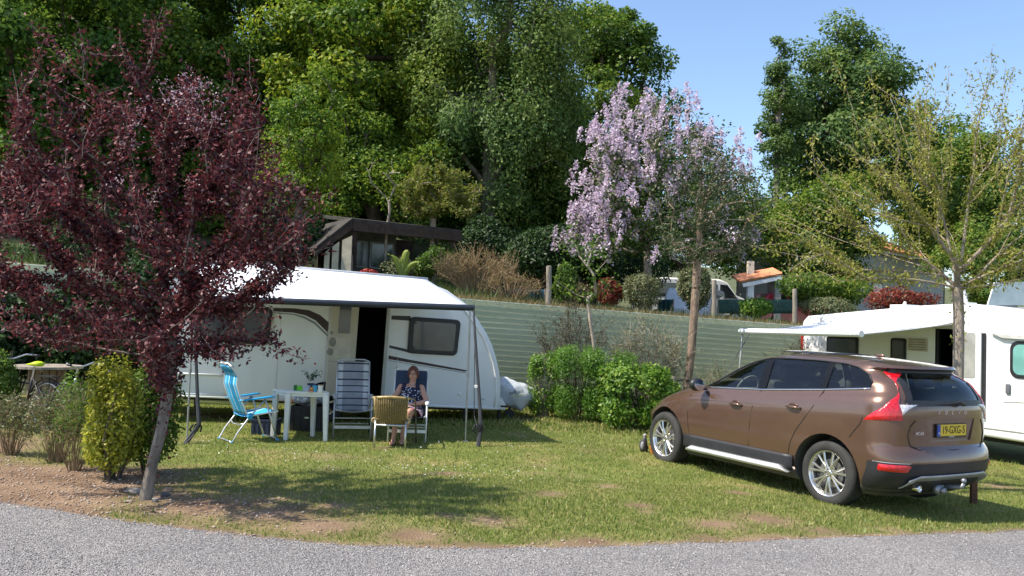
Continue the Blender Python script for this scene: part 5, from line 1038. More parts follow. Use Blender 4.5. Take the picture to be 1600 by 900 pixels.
# ================================================================ GARDEN CHAIRS AND TABLE
def fabgrid(fn, nu, nv, pick):
    m = MB(); m.grid(fn, nu, nv); m.m = [pick(i // nv, i % nv) for i in range(len(m.f))]; return m
F_GREY = mat('fabric_grey', (.30, .31, .34), .85, bump=.2, bs=200); F_LG = mat('fabric_light_edge', (.55, .56, .57), .85); F_NAVY = mat('fabric_navy', (.015, .02, .045), .85)
F_BLUE = mat('fabric_sky_blue', (.025, .36, .68), .7, bump=.2, bs=200); F_BL2 = mat('fabric_pale_stripe', (.38, .58, .62), .7); F_TEAL = mat('fabric_deep_blue', (.01, .22, .45), .7); F_DB = mat('fabric_slate_blue', (.035, .055, .10), .8, bump=.2, bs=150)
def recliner(label, loc, rz, w_, top, mats, pick, frame, arm, back_dy=.26, seat=.38, group=None):
    e = empty('folding_chair', loc, label, 'chair', group, R(rz)); h = w_ / 2
    bk = [(.16, seat - .02), (.22, seat + .22), (.20 + back_dy * .55, seat + (top - seat) * .6), (.20 + back_dy, top)]
    def bpt(v): t = v * 3; i = min(2, int(t)); a, b_ = bk[i], bk[i + 1]; f = t - i; return a[0] + (b_[0] - a[0]) * f, a[1] + (b_[1] - a[1]) * f
    fabgrid(lambda u, v: (-h * .86 + w_ * .86 * u, bpt(v)[0] + .045 * math.sin(math.pi * u), bpt(v)[1]), 12, 42, pick).build('backrest', mats, e, True, solid=.008)
    fabgrid(lambda u, v: (-h * .86 + w_ * .86 * u, .18 - .46 * v, seat + .03 * v - .03 * math.sin(math.pi * u) - .02 * math.sin(math.pi * v)), 12, 28, pick).build('seat', mats, e, True, solid=.008)
    m = MB()
    for s in (-1, 1): m.tube([(s * h * .9, y, z) for y, z in bk], .011, 8)
    m.tube([(-h * .9, bk[3][0], bk[3][1]), (-h * .6, bk[3][0] + .01, bk[3][1] + .035), (h * .6, bk[3][0] + .01, bk[3][1] + .035), (h * .9, bk[3][0], bk[3][1])], .012, 8); m.build('back_frame', frame, e, True)
    for s in (-1, 1):
        MB().tube([(s * h, .26, seat + .22), (s * h, .10, seat + .235), (s * h, -.16, seat + .23), (s * h, -.24, seat + .205)], [.018, .024, .026, .02], 8, sq=(1.3, .6)).build('armrest', arm, e, True)
        MB().tube([(s * h, -.16, seat + .21), (s * h, -.24, 0)], .0125, 8, sq=(1, 1)).build('leg', frame, e, True); MB().tube([(s * h * .96, -.02, seat + .2), (s * h * 1.0, .38, 0)], .011, 8).build('leg', mat('olive_tube', (.17, .16, .11), .5, .3), e, True)
    m = MB(); m.box((0, -.215, .165), (w_, .018, .045)); m.tube([(-h, -.19, seat - .10), (h, -.19, seat - .10)], .008, 6); m.tube([(-h, .30, .16), (h, .30, .16)], .010, 6)
    for s in (-1, 1): m.tube([(s * h * .9, .18, seat), (s * h * .9, -.28, seat + .03)], .011, 8)
    m.build('seat_frame', frame, e, True, autos=40); return e
x_, y_ = -2.40, 13.34
recliner('grey folding chair with dark blue cross stripes standing empty by the caravan door', (x_, y_, low(x_, y_)), 12, .56, 1.13, [F_GREY, F_NAVY, F_LG], lambda u, v: 1 if v % 6 in (4,) or v == 40 else (2 if u in (0, 1, 10, 11) else 0), mat('frame_pale', (.52, .54, .57), .4, .5), mat('arm_grey', (.42, .43, .44), .5), .22, .40)
WC = Vector((-1.50, 13.08, low(-1.5, 13.08)))
recliner('dark blue folding chair with white frame under the seated woman', WC, 3, .56, 1.03, [F_DB], lambda u, v: 0, mat('frame_white', (.74, .74, .74), .35, .2), mat('arm_white', (.74, .73, .70), .45), .20, .36)
# blue chair with looped feet
bl = empty('folding_chair', (-3.74, 12.53, low(-3.74, 12.53)), 'sky blue high back folding chair with looped feet left of the white table', 'chair', rz=R(128)); h = .25
bk = [(.14, .40), (.24, .62), (.31, .82), (.30, .94), (.40, 1.08)]
bp_ = lambda v: (float(np.interp(v * 4, range(5), [p[0] for p in bk])), float(np.interp(v * 4, range(5), [p[1] for p in bk])))
fabgrid(lambda u, v: (-h * .95 + .475 * u, bp_(v)[0] + .02 * math.sin(math.pi * u), bp_(v)[1]), 15, 24, lambda u, v: 2 if v in (20, 21) else (1 if u in (2, 7, 12) else 0)).build('backrest', [F_BLUE, F_BL2, F_TEAL], bl, True, solid=.008)
fabgrid(lambda u, v: (-h * .95 + .475 * u, .14 - .44 * v, .37 + .06 * v - .05 * math.sin(math.pi * u) * math.sin(math.pi * min(1, v + .1))), 15, 12, lambda u, v: 1 if u in (2, 12) else 0).build('seat', [F_BLUE, F_BL2], bl, True, solid=.008)
m = MB()
for s in (-1, 1): m.tube([(s * h, y, z) for y, z in bk], .012, 8); m.tube([(s * h, .14, .37), (s * h, -.32, .43)], .011, 8)
m.tube([(-h, .40, 1.08), (-h * .7, .42, 1.115), (h * .7, .42, 1.115), (h, .40, 1.08)], .014, 8); m.build('back_frame', mat('frame_white', (.74, .74, .74)), bl, True, autos=50)
for s in (-1, 1):
    MB().tube([(s * h * 1.08, .27, .60), (s * h * 1.08, .1, .61), (s * h * 1.08, -.2, .645), (s * h * 1.08, -.25, .64)], [.016, .024, .026, .018], 8, sq=(1.4, .55)).build('armrest', mat('blue_plastic', (.02, .33, .62), .4), bl, True)
    MB().tube([(s * h * 1.06, -.12, .61), (s * h * 1.06, .10, .37), (s * h * 1.05, .26, .16), (s * h * 1.05, .33, .03), (s * h * 1.02, .34, .012)], .012, 8).build('leg', ALU, bl, True)
    MB().tube([(s * h, -.12, .61), (s * h, -.24, .25), (s * h, -.33, .012)], .012, 8).build('leg', ALU, bl, True)
    MB().ball((s * h * 1.06, .10, .37), (.03, .045, .05)).build('hinge', MAT['blue_plastic'], bl, True)
m = MB(); m.tube([(-h * 1.02, .34, .012), (-h * .6, .35, .022), (h * .6, .35, .022), (h * 1.02, .34, .012)], .012, 8); m.tube([(-h, -.33, .012), (-h * .6, -.34, .03), (h * .6, -.34, .03), (h, -.33, .012)], .012, 8); m.tube([(-h * 1.05, .19, .27), (-h * .5, .20, .24), (h * .5, .20, .24), (h * 1.05, .19, .27)], .01, 8); m.build('foot_loop', ALU, bl, True)
for s in (-1, 1):
    for y in (.34, -.33): MB().ball((s * h * 1.02, y, .015), (.022, .022, .018)).build('foot_cap', MAT['blue_plastic'], bl, True)
# white table
tb_ = empty('garden_table', (-3.06, 12.86, low(-3.06, 12.86)), 'small white plastic table with thick legs between the chairs', 'table'); o = Vector(tb_.location)
LG = [Vector((x, y, 0)) - Vector((o.x, o.y, 0)) for x, y in ((-3.50, 12.97), (-3.24, 12.66), (-2.90, 13.13), (-2.66, 12.68))]; LG[2] = Vector((.10, .30, 0)) ; LG[0] = Vector((-.46, .13, 0))
for p in LG: MB().tube([(p.x, p.y, 0), (p.x * .97, p.y * .97, .35), (p.x * .95, p.y * .95, .68)], [.050, .060, .070], 4, sq=(1, .8)).build('leg', PLAST, tb_, bevel=.008)
cc = [LG[0] * 1.13, LG[1] * 1.13, LG[3] * 1.13, LG[2] * 1.2 + Vector((.05, .02, 0))]; P_ = []
for i in range(4):
    a, b_, c_ = cc[i - 1], cc[i], cc[(i + 1) % 4]
    for t in (0, .33, .66, 1): q = (b_.lerp(a, .14)).lerp(b_, t).lerp(b_.lerp(b_.lerp(c_, .14), t), t); P_.append((q.x, q.y, .685))
MB().prism(P_, (0, 0, .03)).build('tabletop', PLAST, tb_, bevel=.006); MB().prism([(x * .93, y * .93, .645) for x, y, z in P_], (0, 0, .039)).build('apron', PLAST, tb_)
zt = o.z + .716
def ont(px, Y): p = at(px, 600, Y); return Vector((p.x, Y, zt))
e = empty('egg_box', ont(468, 12.86), 'lime green carton at the left side of the white table', 'box', rz=.1); m = MB(); m.box((0, 0, .035), (.15, .09, .07), taper=.9); m.box((-.055, -.01, .04), (.045, .095, .078), 1); m.build('carton', [mat('lime_green', (.16, .55, .04), .5, var=.2, vs=30), mat('carton_dark_green', (.02, .16, .05), .5)], e, bevel=.006)
e = empty('grey_box', ont(479, 12.82), 'pale grey plastic box beside the green carton', 'box'); MB().box((0, 0, .035), (.09, .07, .07), taper=1.06).build('tub', mat('tub_grey', (.45, .48, .50), .4), e, bevel=.005); MB().box((0, 0, .074), (.10, .08, .01)).build('lid', mat('tub_lid', (.55, .57, .58), .4), e)
e = empty('potted_plant', ont(486, 12.95), 'dark leafy plant in a dark blue pot on the white table', 'plant'); MB().lathe((0, 0, 0), [(0, .001), (.042, .0), (.058, .10), (.062, .105), (.054, .10), (0, .09)], 20).build('pot', mat('pot_blue', (.03, .06, .11), .3, coat=.6), e, True, autos=40)
P = []; 
for k in range(16):
    a = rng.uniform(0, 6.28); l_ = rng.uniform(.08, .17)
    for t in np.linspace(.2, 1, 14): P.append((math.cos(a) * l_ * t, math.sin(a) * l_ * t * .8, .11 + .13 * math.sin(t * 1.9) * rng.uniform(.8, 1.1) + (.05 if k % 3 == 0 else 0) * t))
v, f = leaf_quads(np.array(P), .035, .014, jit=.9); np_mesh('foliage', v, f, leafmat('leaf_pot_plant', [(.02, .06, .03), (.05, .11, .05)], .3, .08), e)
e = empty('blue_cup', ont(492.5, 12.68), 'sky blue cup beside the white cup on the table', 'cup'); MB().lathe((0, 0, 0), [(0, .001), (.030, 0), (.036, .095), (.033, .095), (.027, .006)], 20).build('beaker', mat('cup_blue', (.06, .38, .62), .4), e, True, autos=40)
e = empty('white_cup', ont(501, 12.64), 'white tapered cup with brown lid at the table edge', 'cup'); MB().lathe((0, 0, 0), [(0, .001), (.026, 0), (.038, .105), (.0, .105)], 20).build('beaker', WHITE, e, True, autos=40); MB().lathe((0, 0, .105), [(0, .012), (.038, .010), (.041, 0), (0, 0)], 20).build('lid', mat('lid_brown', (.22, .12, .06), .5), e, True)
e = empty('fruit_dish', ont(486.5, 12.66), 'flat dish with an orange fruit in front of the potted plant', 'dish'); MB().lathe((0, 0, 0), [(0, .004), (.04, 0), (.055, .02), (.05, .02), (0, .008)], 20).build('saucer', mat('dish_pink', (.55, .35, .28), .5), e, True); MB().ball((.01, 0, .045), .028).build('fruit', mat('fruit_orange', (.7, .28, .03), .5), e, True)
# things below and behind the table
def crate(name, label, px0, px1, py0, py1, Y, dpt, m_, extra=None):
    a, b_ = at(px0, py1, Y), at(px1, py1, Y); z0 = low((a.x + b_.x) / 2, Y); H = at(px0, py0, Y).z - z0; w_ = b_.x - a.x; e = empty(name, ((a.x + b_.x) / 2, Y + dpt / 2, z0), label, 'crate')
    m = MB(); m.box((0, 0, .015), (w_ * .96, dpt * .96, .03))
    for s in (-1, 1): m.box((s * w_ / 2 * .98, 0, H / 2), (.012, dpt, H)); m.box((0, s * dpt / 2, H / 2), (w_, .012, H))
    m.build('shell', m_, e); m = MB()
    for s in (-1, 1): m.box((0, s * (dpt / 2 + .004), H - .015), (w_ + .03, .02, .03)); m.box((s * (w_ / 2 + .004), 0, H - .015), (.02, dpt, .03))
    for k in range(5): m.box((-w_ / 2 + w_ * (k + .5) / 5, -dpt / 2 - .010, H / 2 - .02), (.012, .012, H - .06))
    m.build('rim', m_, e, bevel=.003)
    if extra: extra(e, w_, dpt, H)
    return e
crate('plastic_crate', 'black crate with a small pale label under the white table', 452, 505, 634, 672, 13.75, .32, BLACK, lambda e, w_, d, H: MB().ball((0, -d / 2 - .012, H * .55), (.04, .006, .016)).build('label_tag', mat('tag_lime', (.55, .62, .40), .5), e))
crate('plastic_crate', 'navy blue low crate behind the feet of the blue chair', 392, 430, 655, 682, 13.15, .30, mat('navy_plastic', (.02, .03, .065), .5))
bp0 = at(478, 634, 13.9); e = empty('plastic_bag', (bp0.x, 13.9, bp0.z), 'crumpled grey see through bag on the crate behind the table', 'bag')
def bagf(u, v):
    th = 2 * math.pi * u; ph = math.pi * (.02 + .96 * v); r_ = 1 + .35 * noise.noise(Vector((math.cos(th) * 2.2, math.sin(th) * 2.2, v * 4))) + .12 * noise.noise(Vector((math.cos(th) * 7, math.sin(th) * 7, v * 11)))
    return (.24 * r_ * math.sin(ph) * math.cos(th), .13 * r_ * math.sin(ph) * math.sin(th), .13 + .13 * math.cos(ph) * r_)
MB().grid(bagf, 50, 26).build('sack', mat('bag_film', (.33, .35, .37), .25, spec=.8, coat=.6, alpha=.8, var=.4, vs=25), e, True)
for dx, c_ in ((-.19, (.6, .2, .06)), (-.10, (.6, .6, .55)), (.02, (.62, .62, .6))): MB().ball((dx, -.10, .12 + dx * .2), (.045, .03, .035)).build('bag_content', mat('content_%d' % int(100 + dx * 100), c_, .6, var=.3, vs=40), e, True)
# rattan chair seen from behind
rc = empty('rattan_chair', (-1.665, 12.48, low(-1.7, 12.48)), 'tan rattan chair with silver legs seen from behind in front of the woman', 'chair', rz=R(2))
BAM = mat('bamboo_tan', (.42, .30, .12), .45, var=.2, vs=20, coat=.4); WEAVE = mat('rattan_weave', (.20, .14, .055), .6, var=.35, vs=60, bump=.8, bs=160); OLV = mat('olive_tube', (.17, .16, .11))
m = MB(); m.tube([(-.30, .36, 0), (-.285, .33, .35), (-.275, .28, .60), (-.265, .10, .665), (-.25, -.16, .69), (-.19, -.25, .705), (0, -.28, .715), (.19, -.25, .705), (.25, -.16, .69), (.265, .10, .665), (.275, .28, .60), (.285, .33, .35), (.30, .36, 0)], .013, 10); m.build('arm_frame', OLV, rc, True)
MB().tube([(-.235, -.19, .69), (-.16, -.262, .703), (0, -.29, .715), (.16, -.262, .703), (.235, -.19, .69)], .019, 10).build('top_rail', BAM, rc, True)
def wv(u, v):
    a = (u - .5) * 1.9; wdt = .215 - .03 * (1 - v); return (wdt * math.sin(a) / math.sin(.95), -.285 + .13 * (1 - math.cos(a)) + .10 * (1 - v) ** 2, .31 + .39 * v)
MB().grid(wv, 24, 16).build('backrest', WEAVE, rc, True, solid=.012)
m = MB()
for k in range(17): m.tube([Vector(wv(k / 16, t)) - Vector((0, .008, 0)) for t in (0, .25, .5, .75, 1)], .0045, 5)
m.build('back_cane', mat('cane', (.30, .21, .08), .6), rc, True); m = MB()
for s in (0, 1): m.tube([Vector(wv(s, t)) for t in (0, .3, .6, 1)], .012, 8)
m.build('back_edge', BAM, rc, True)
for s in (-1, 1): m = MB(); m.lathe((s * .215, -.16, .375), [(.02, -.03), (.038, -.03), (.042, 0), (.038, .03), (.02, .03)], 14, 'Y', closed=True); m.build('seat_roll', BAM, rc, True)
MB().grid(lambda u, v: (-.21 + .42 * u, -.20 + .48 * v, .40 - .02 * math.sin(math.pi * u)), 8, 8).build('seat', WEAVE, rc, True, solid=.03)
for s in (-1, 1): MB().tube([(s * .20, -.235, 0), (s * .195, -.19, .36)], .013, 10).build('leg', ALU, rc, True)
m = MB(); m.tube([(-.195, -.20, .315), (.195, -.20, .315)], .014, 8); m.tube([(-.2, -.19, .36), (-.25, .27, .38), (.25, .27, .38), (.2, -.19, .36)], .011, 8, cap=True); m.build('seat_frame', ALU, rc, True)

rc.scale = (1.10, 1.05, 1.02)
# ================================================================ THE SEATED WOMAN
SKIN = mat('skin', (.50, .27, .19), .5, var=.06, vs=25); SKIN.node_tree.nodes['Principled BSDF'].inputs['Subsurface Weight'].default_value = .08
pr = empty('person', (0, 0, 0), 'woman with auburn hair and glasses in a patterned dress sitting with folded hands', 'person'); pr.location = WC
def L(x, y, z): return Vector((x, y, z))
m = MB()
def limb(pts, rs, sq=None): m.tube(pts, rs, 14, sq=sq); [m.ball(p, r * .98, n=14, m=10) for p, r in zip(pts, rs)]
hd = L(.02, .24, .985)
m.tube([L(0, .10, .40), L(0, .13, .50), L(0, .17, .62), L(.005, .20, .74), L(.01, .215, .80), L(.015, .22, .83)], [.15, .145, .135, .15, .12, .07], 18, sq=(.72, 1.05))
limb([L(.015, .222, .82), L(.02, .225, .90)], [.052, .048])
m.ball(hd, (.070, .088, .108), n=24, m=18); m.ball(hd + L(0, -.03, -.055), (.052, .055, .055), n=16, m=12)       # skull, jaw
m.ball(hd + L(0, -.092, -.012), (.012, .018, .022), n=10, m=8); m.ball(hd + L(0, -.083, .008), (.010, .010, .026), n=8, m=8)   # nose
for s in (-1, 1): m.ball(hd + L(s * .071, .005, -.005), (.010, .018, .028), n=8, m=8); m.ball(hd + L(s * .036, -.068, -.028), (.022, .018, .02), n=8, m=8)
m.ball(hd + L(0, -.084, -.052), (.020, .010, .007), n=8, m=6); m.ball(hd + L(0, -.072, -.088), (.022, .018, .018), n=8, m=6)
HL, HR = L(-.02, -.10, .545), L(.05, -.115, .55)
for s, hnd, elb in ((-1, HL, L(-.27, .06, .60)), (1, HR, L(.265, .05, .585))):
    limb([L(s * .155, .20, .785), L(s * .20, .16, .70), elb], [.052, .046, .038]); wr = elb.lerp(hnd, .84); limb([elb, elb.lerp(hnd, .4), wr], [.040, .037, .026])
    d_ = (hnd - elb).normalized(); sd = d_.cross(L(0, 0, 1)).normalized() * -s; pc = wr + d_ * .045; m.ball(pc, (.042, .036, .020), n=12, m=8)
    for k in range(4):
        b0 = wr + d_ * .07 + L(0, -.005, .0) + sd * s * (-.024 + .016 * k); ln = (.058, .066, .062, .048)[k]; m.tube([b0, b0 + d_ * ln * .5 + L(0, 0, -.004), b0 + d_ * ln * .85 + L(0, 0, -.020), b0 + d_ * ln + L(0, 0, -.032)], [.0095, .009, .0085, .007], 8)
    b0 = wr + d_ * .025 + L(0, 0, .012); m.tube([b0, b0 + d_ * .025 + L(0, -.016, .012), b0 + d_ * .055 + L(0, -.018, .008)], [.012, .010, .008], 8)
for s, kn, an in ((-1, L(-.13, -.36, .445), L(-.16, -.42, .09)), (1, L(.05, -.34, .46), L(-.04, -.36, .09))):
    hp = L(s * .09, .08, .41); limb([hp, hp.lerp(kn, .5) + L(0, 0, .01), kn], [.088, .078, .056]); limb([kn, kn.lerp(an, .35) + L(0, .02, 0), kn.lerp(an, .75), an], [.055, .055, .040, .033])
    m.tube([an + L(0, .03, -.04), an + L(0, -.04, -.05), an + L(s * .01, -.13, -.065), an + L(s * .012, -.18, -.07)], [.036, .038, .034, .02], 10, sq=(1, .8))
src = m.build('body', SKIN, pr); md = src.modifiers.new('r', 'REMESH'); md.mode = 'VOXEL'; md.voxel_size = .0062; sm = src.modifiers.new('s', 'SMOOTH'); sm.factor = .5; sm.iterations = 4
dg = bpy.context.evaluated_depsgraph_get(); me = bpy.data.meshes.new_from_object(src.evaluated_get(dg)); src.modifiers.clear(); src.data = me; me.polygons.foreach_set('use_smooth', [True] * len(me.polygons))
me.materials.clear(); me.materials.append(SKIN)
# dress
def patmat(name, base, spot, scale, th, extra=None):
    m_ = mat(name, base, .85); nt = m_.node_tree; b = nt.nodes['Principled BSDF']; tc = nt.nodes.new('ShaderNodeTexCoord'); vo = nt.nodes.new('ShaderNodeTexVoronoi'); vo.inputs['Scale'].default_value = scale; nt.links.new(tc.outputs['Object'], vo.inputs['Vector'])
    rp = nt.nodes.new('ShaderNodeValToRGB'); rp.color_ramp.interpolation = 'CONSTANT'; rp.color_ramp.elements[0].color = (*spot, 1); rp.color_ramp.elements[1].position = th; rp.color_ramp.elements[1].color = (*base, 1); nt.links.new(vo.outputs['Distance'], rp.inputs[0])
    outp = rp.outputs[0]
    if extra:
        n = nt.nodes.new('ShaderNodeTexNoise'); n.inputs['Scale'].default_value = 11; nt.links.new(tc.outputs['Object'], n.inputs['Vector']); r2 = nt.nodes.new('ShaderNodeValToRGB'); r2.color_ramp.interpolation = 'CONSTANT'
        while len(r2.color_ramp.elements) < len(extra): r2.color_ramp.elements.new(.5)
        for i, (p_, c_) in enumerate(extra): r2.color_ramp.elements[i].position = p_; r2.color_ramp.elements[i].color = (*c_, 1)
        nt.links.new(n.outputs['Fac'], r2.inputs[0]); outp = r2.outputs[0]
    nt.links.new(outp, b.inputs['Base Color']); return m_
D1 = patmat('dress_navy_spots', (.012, .014, .045), (.55, .58, .66), 34, .36); D2 = patmat('dress_skirt_print', (.02, .02, .06), (.6, .6, .66), 30, .3, [(0, (.55, .10, .18)), (.43, (.62, .60, .62)), (.5, (.03, .03, .08)), (.56, (.45, .12, .2)), (.62, (.6, .6, .64))])
m = MB(); m.tube([L(0, .09, .40), L(0, .13, .50), L(0, .17, .62), L(.005, .195, .72), L(.008, .205, .775)], [.175, .165, .152, .160, .148], 26, sq=(.74, 1.05), cap=False); m.build('dress_top', D1, pr, True, solid=.006)
m = MB()
for s in (-1, 1): m.tube([L(s * .115, .10, .755), L(s * .105, .13, .815), L(s * .10, .21, .842), L(s * .11, .29, .80), L(s * .12, .31, .74)], .018, 8, sq=(1.6, .7))
m.build('dress_strap', mat('navy_cloth', (.012, .014, .045), .85), pr, True)
def skt(u, v):
    y = .14 - .42 * v; w_ = .205 + .02 * v; a = math.pi * u; x = -math.cos(a) * w_; z = .40 + .03 * v + math.sin(a) ** .6 * (.115 - .035 * v) - .02 * math.cos(2 * a) * v - .045 * v * (1 - math.sin(a)) + .008 * math.sin(a * 9 + v * 5); return (x, y, z)
MB().grid(skt, 30, 14).build('dress_skirt', D2, pr, True, solid=.006)
# hair, glasses, eyes, lips
HAIR = mat('hair_auburn', (.13, .045, .025), .55, var=.3, vs=40, bump=.5, bs=120)
def hr(u, v):
    th = 2 * math.pi * u; ph = v * 2.25; fr = max(0, math.cos(th - math.pi * 1.5)); ph = min(ph, 2.25 - 1.25 * fr ** 1.5); k = 1 + .06 * noise.noise(Vector((math.cos(th) * 3, math.sin(th) * 3, ph * 3))); return hd + L(.083 * k * math.sin(ph) * math.cos(th), .006 + .100 * k * math.sin(ph) * math.sin(th), .012 + .114 * k * math.cos(ph))
MB().grid(hr, 36, 16).build('hair', HAIR, pr, True, solid=.012)
m = MB()
for s in (-1, 1): m.tube([hd + L(s * .032 + .022 * math.cos(t), -.098, .012 + .015 * math.sin(t)) for t in np.linspace(0, 6.2832, 15)], .0022, 5, cap=False); m.tube([hd + L(s * .054, -.096, .015), hd + L(s * .074, -.03, .015), hd + L(s * .074, .02, .008)], .002, 5)
m.tube([hd + L(-.010, -.099, .015), hd + L(.010, -.099, .015)], .0022, 5); m.build('glasses', mat('glasses_dark', (.05, .03, .03), .3), pr)
for s in (-1, 1): MB().ball(hd + L(s * .031, -.0745, .010), (.011, .009, .007), n=12, m=8).build('eye', mat('eye_dark', (.06, .045, .04), .3), pr, True)
MB().ball(hd + L(0, -.0915, -.052), (.020, .005, .005), n=12, m=6).build('lips', mat('lips', (.42, .12, .11), .5), pr, True)
for s, an in ((-1, L(-.16, -.42, .09)), (1, L(-.04, -.36, .09))): MB().tube([an + L(0, .04, -.075), an + L(0, -.06, -.078), an + L(s * .012, -.19, -.08)], [.038, .042, .03], 12, sq=(1, .25)).build('sandal', mat('sandal_brown', (.10, .06, .04), .6), pr, True)
# ================================================================ OTHER THINGS ON THE LAWN
# cable reel table
rp_ = at(71, 640, 14.2); rl = empty('cable_reel', (rp_.x, 14.2, low(rp_.x, 14.2)), 'round wooden cable reel used as a table at the photo edge', 'reel'); o = rl.location
zt_ = at(71, 571, 14.2).z - o.z
MB().lathe((0, 0, zt_ - .04), [(0, 0), (.53, 0), (.53, .04), (0, .04)], 40).build('tabletop', WOODG, rl, autos=30); MB().lathe((0, 0, .0), [(0, .10), (.44, .10), (.44, .14), (0, .14)], 40).build('lower_flange', WOODG, rl)
m = MB()
for k in range(16): th = 2 * math.pi * k / 16; m.box((.27 * math.cos(th), .27 * math.sin(th), zt_ / 2 + .04), (.02, .095, zt_ - .2), rot=Matrix.Rotation(th, 3, 'Z'))
m.build('drum', mat('drum_wood', (.19, .13, .09), .85, var=.3), rl)
# bicycles
def bike(label, x, y, rz, saddle_m, frame_m):
    e = empty('bicycle', (x, y, low(x, y)), label, 'bicycle', rz=R(rz)); wr = .34
    for wx in (-.54, .54):
        w_ = bpy.data.objects.new('wheel', None); C.objects.link(w_); w_.parent = e; w_.location = (wx, 0, wr); pts = [(wr * math.cos(t), 0, wr * math.sin(t)) for t in np.linspace(0, 2 * math.pi, 37)]
        MB().tube(pts, .019, 8, cap=False).build('tyre', RUB, w_, True); MB().tube([(p[0] * .93, 0, p[2] * .93) for p in pts], .010, 6, cap=False).build('rim', ALU, w_, True)
        m = MB(); [m.tube([(.02 * math.cos(t + 1), .02 * (-1) ** k, .02 * math.sin(t + 1)), (wr * .92 * math.cos(t), 0, wr * .92 * math.sin(t))], .0014, 3) for k, t in enumerate(np.linspace(0, 6.28, 29)[:-1])]; m.tube([(0, -.05, 0), (0, .05, 0)], .018, 8); m.build('spoke', ALU, w_)
        MB().tube([(.385 * math.cos(t), 0, .385 * math.sin(t)) for t in np.linspace(.2 if wx < 0 else .9, 2.9 if wx < 0 else 2.4, 14)], .022, 6, sq=(1, .3)).build('mudguard', frame_m, e, True).location = (wx, 0, wr)
    m = MB(); bb_, st, hd_, hb = L(-.10, 0, .29), L(-.20, 0, .72), L(.36, 0, .80), L(.40, 0, .66)
    for a, b_, r_ in ((bb_, st, .016), (bb_, hb, .022), (st * .8 + bb_ * .2, hb, .015), (L(-.54, .05, wr), bb_, .010), (L(-.54, -.05, wr), bb_, .010), (L(-.54, .05, wr), st, .009), (L(-.54, -.05, wr), st, .009), (hb, hd_, .02), (hb, L(.54, .05, wr), .012), (hb, L(.54, -.05, wr), .012)): m.tube([a, b_], r_, 8)
    m.build('frame', frame_m, e, True); MB().tube([hd_, hd_ + L(-.03, 0, .16)], .014, 8).build('stem', ALU, e)
    MB().tube([L(.20, -.31, 1.02), L(.29, -.24, 1.03), L(.34, -.08, .97), L(.34, .08, .97), L(.29, .24, 1.03), L(.20, .31, 1.02)], .013, 8).build('handlebar', ALU, e, True)
    for s in (-1, 1): MB().tube([L(.22, s * .295, 1.02), L(.12, s * .33, 1.015)], .018, 8).build('grip', BLACK, e, True)
    MB().tube([st, st + L(-.03, 0, .16)], .013, 8).build('seat_post', ALU, e); MB().tube([L(-.37, 0, .91), L(-.30, 0, .925), L(-.2, 0, .915), L(-.08, 0, .905)], [.06, .10, .06, .025], 10, sq=(1, .4)).build('saddle', saddle_m, e, True)
    m = MB(); m.lathe(bb_, [(0, -.045), (.09, -.04), (.09, -.035), (0, -.03)], 24, 'Y'); m.tube([bb_ + L(0, .06, 0), bb_ + L(.12, .06, -.12)], .01, 6); m.tube([bb_ + L(0, -.06, 0), bb_ + L(-.12, -.06, .12)], .01, 6); m.box(bb_ + L(.14, .11, -.12), (.1, .07, .02)); m.box(bb_ + L(-.14, -.11, .12), (.1, .07, .02)); m.build('crank', BLACK, e)
    m = MB(); m.box((-.55, 0, .76), (.32, .13, .015)); m.tube([(-.68, .06, .75), (-.54, .06, .36)], .006, 5); m.tube([(-.68, -.06, .75), (-.54, -.06, .36)], .006, 5); m.build('carrier', BLACK, e); return e
bike('black bicycle with a bright yellow saddle cover leaning by the cable reel', -7.10, 12.6, 155, mat('saddle_yellow', (.55, .72, .02), .5), BLACK)
bike('silver grey bicycle mostly hidden behind the yellow green bush', -5.95, 12.4, 160, BLACK, mat('frame_silver', (.35, .36, .38), .35, .7))
# flat stones at the foot of the plum tree
STN = mat('stone_grey', (.22, .19, .165), .9, var=.3, vs=12, bump=1, bs=30)
def rock(label, px, py, sx, sy, sz, seed, m_=STN):
    p = gnd(px, py); e = MB(); rs = np.random.default_rng(seed); V_ = rs.normal(size=(18, 3)); V_ /= np.linalg.norm(V_, axis=1, keepdims=True); V_ = np.sign(V_) * np.abs(V_) ** .7; bm = bmesh.new(); [bm.verts.new((v[0] * sx, v[1] * sy, v[2] * sz)) for v in V_]; r_ = bmesh.ops.convex_hull(bm, input=bm.verts); bmesh.ops.delete(bm, geom=[g for g in r_['geom_interior'] if isinstance(g, bmesh.types.BMVert)], context='VERTS'); bmesh.ops.recalc_face_normals(bm, faces=bm.faces)
    me = bpy.data.meshes.new('stone'); bm.to_mesh(me); bm.free(); me.materials.append(m_); o = bpy.data.objects.new('stone', me); C.objects.link(o); o.location = (p.x, p.y, p.z + sz * .45); md = o.modifiers.new('b', 'BEVEL'); md.width = min(sz * .2, .008); tag(o, label, 'stone')
rock('largest flat grey slab tilted against the left side of the plum trunk', 210, 769, .105, .075, .030, 1); rock('round pale stone touching the front of the plum trunk', 243, 784, .045, .035, .028, 2); rock('dark angular stone right of the plum trunk', 258, 776, .05, .04, .032, 3, mat('stone_dark', (.11, .10, .10), .9, bump=1, bs=30))
rock('small brown stone behind the plum trunk', 262, 768, .06, .04, .03, 4, mat('stone_brown', (.26, .18, .12), .9, bump=1, bs=30)); rock('small reddish stone alone near the gravel edge', 98, 774, .045, .03, .022, 5, mat('stone_brown', (.26, .18, .12))); rock('pale flat stone on the bare earth left of the slab', 200, 785, .04, .03, .015, 6, mat('stone_pale', (.36, .30, .25), .9, bump=1, bs=30)); rock('tiny grey stone between the slab and the gravel', 205, 778, .03, .022, .018, 7)
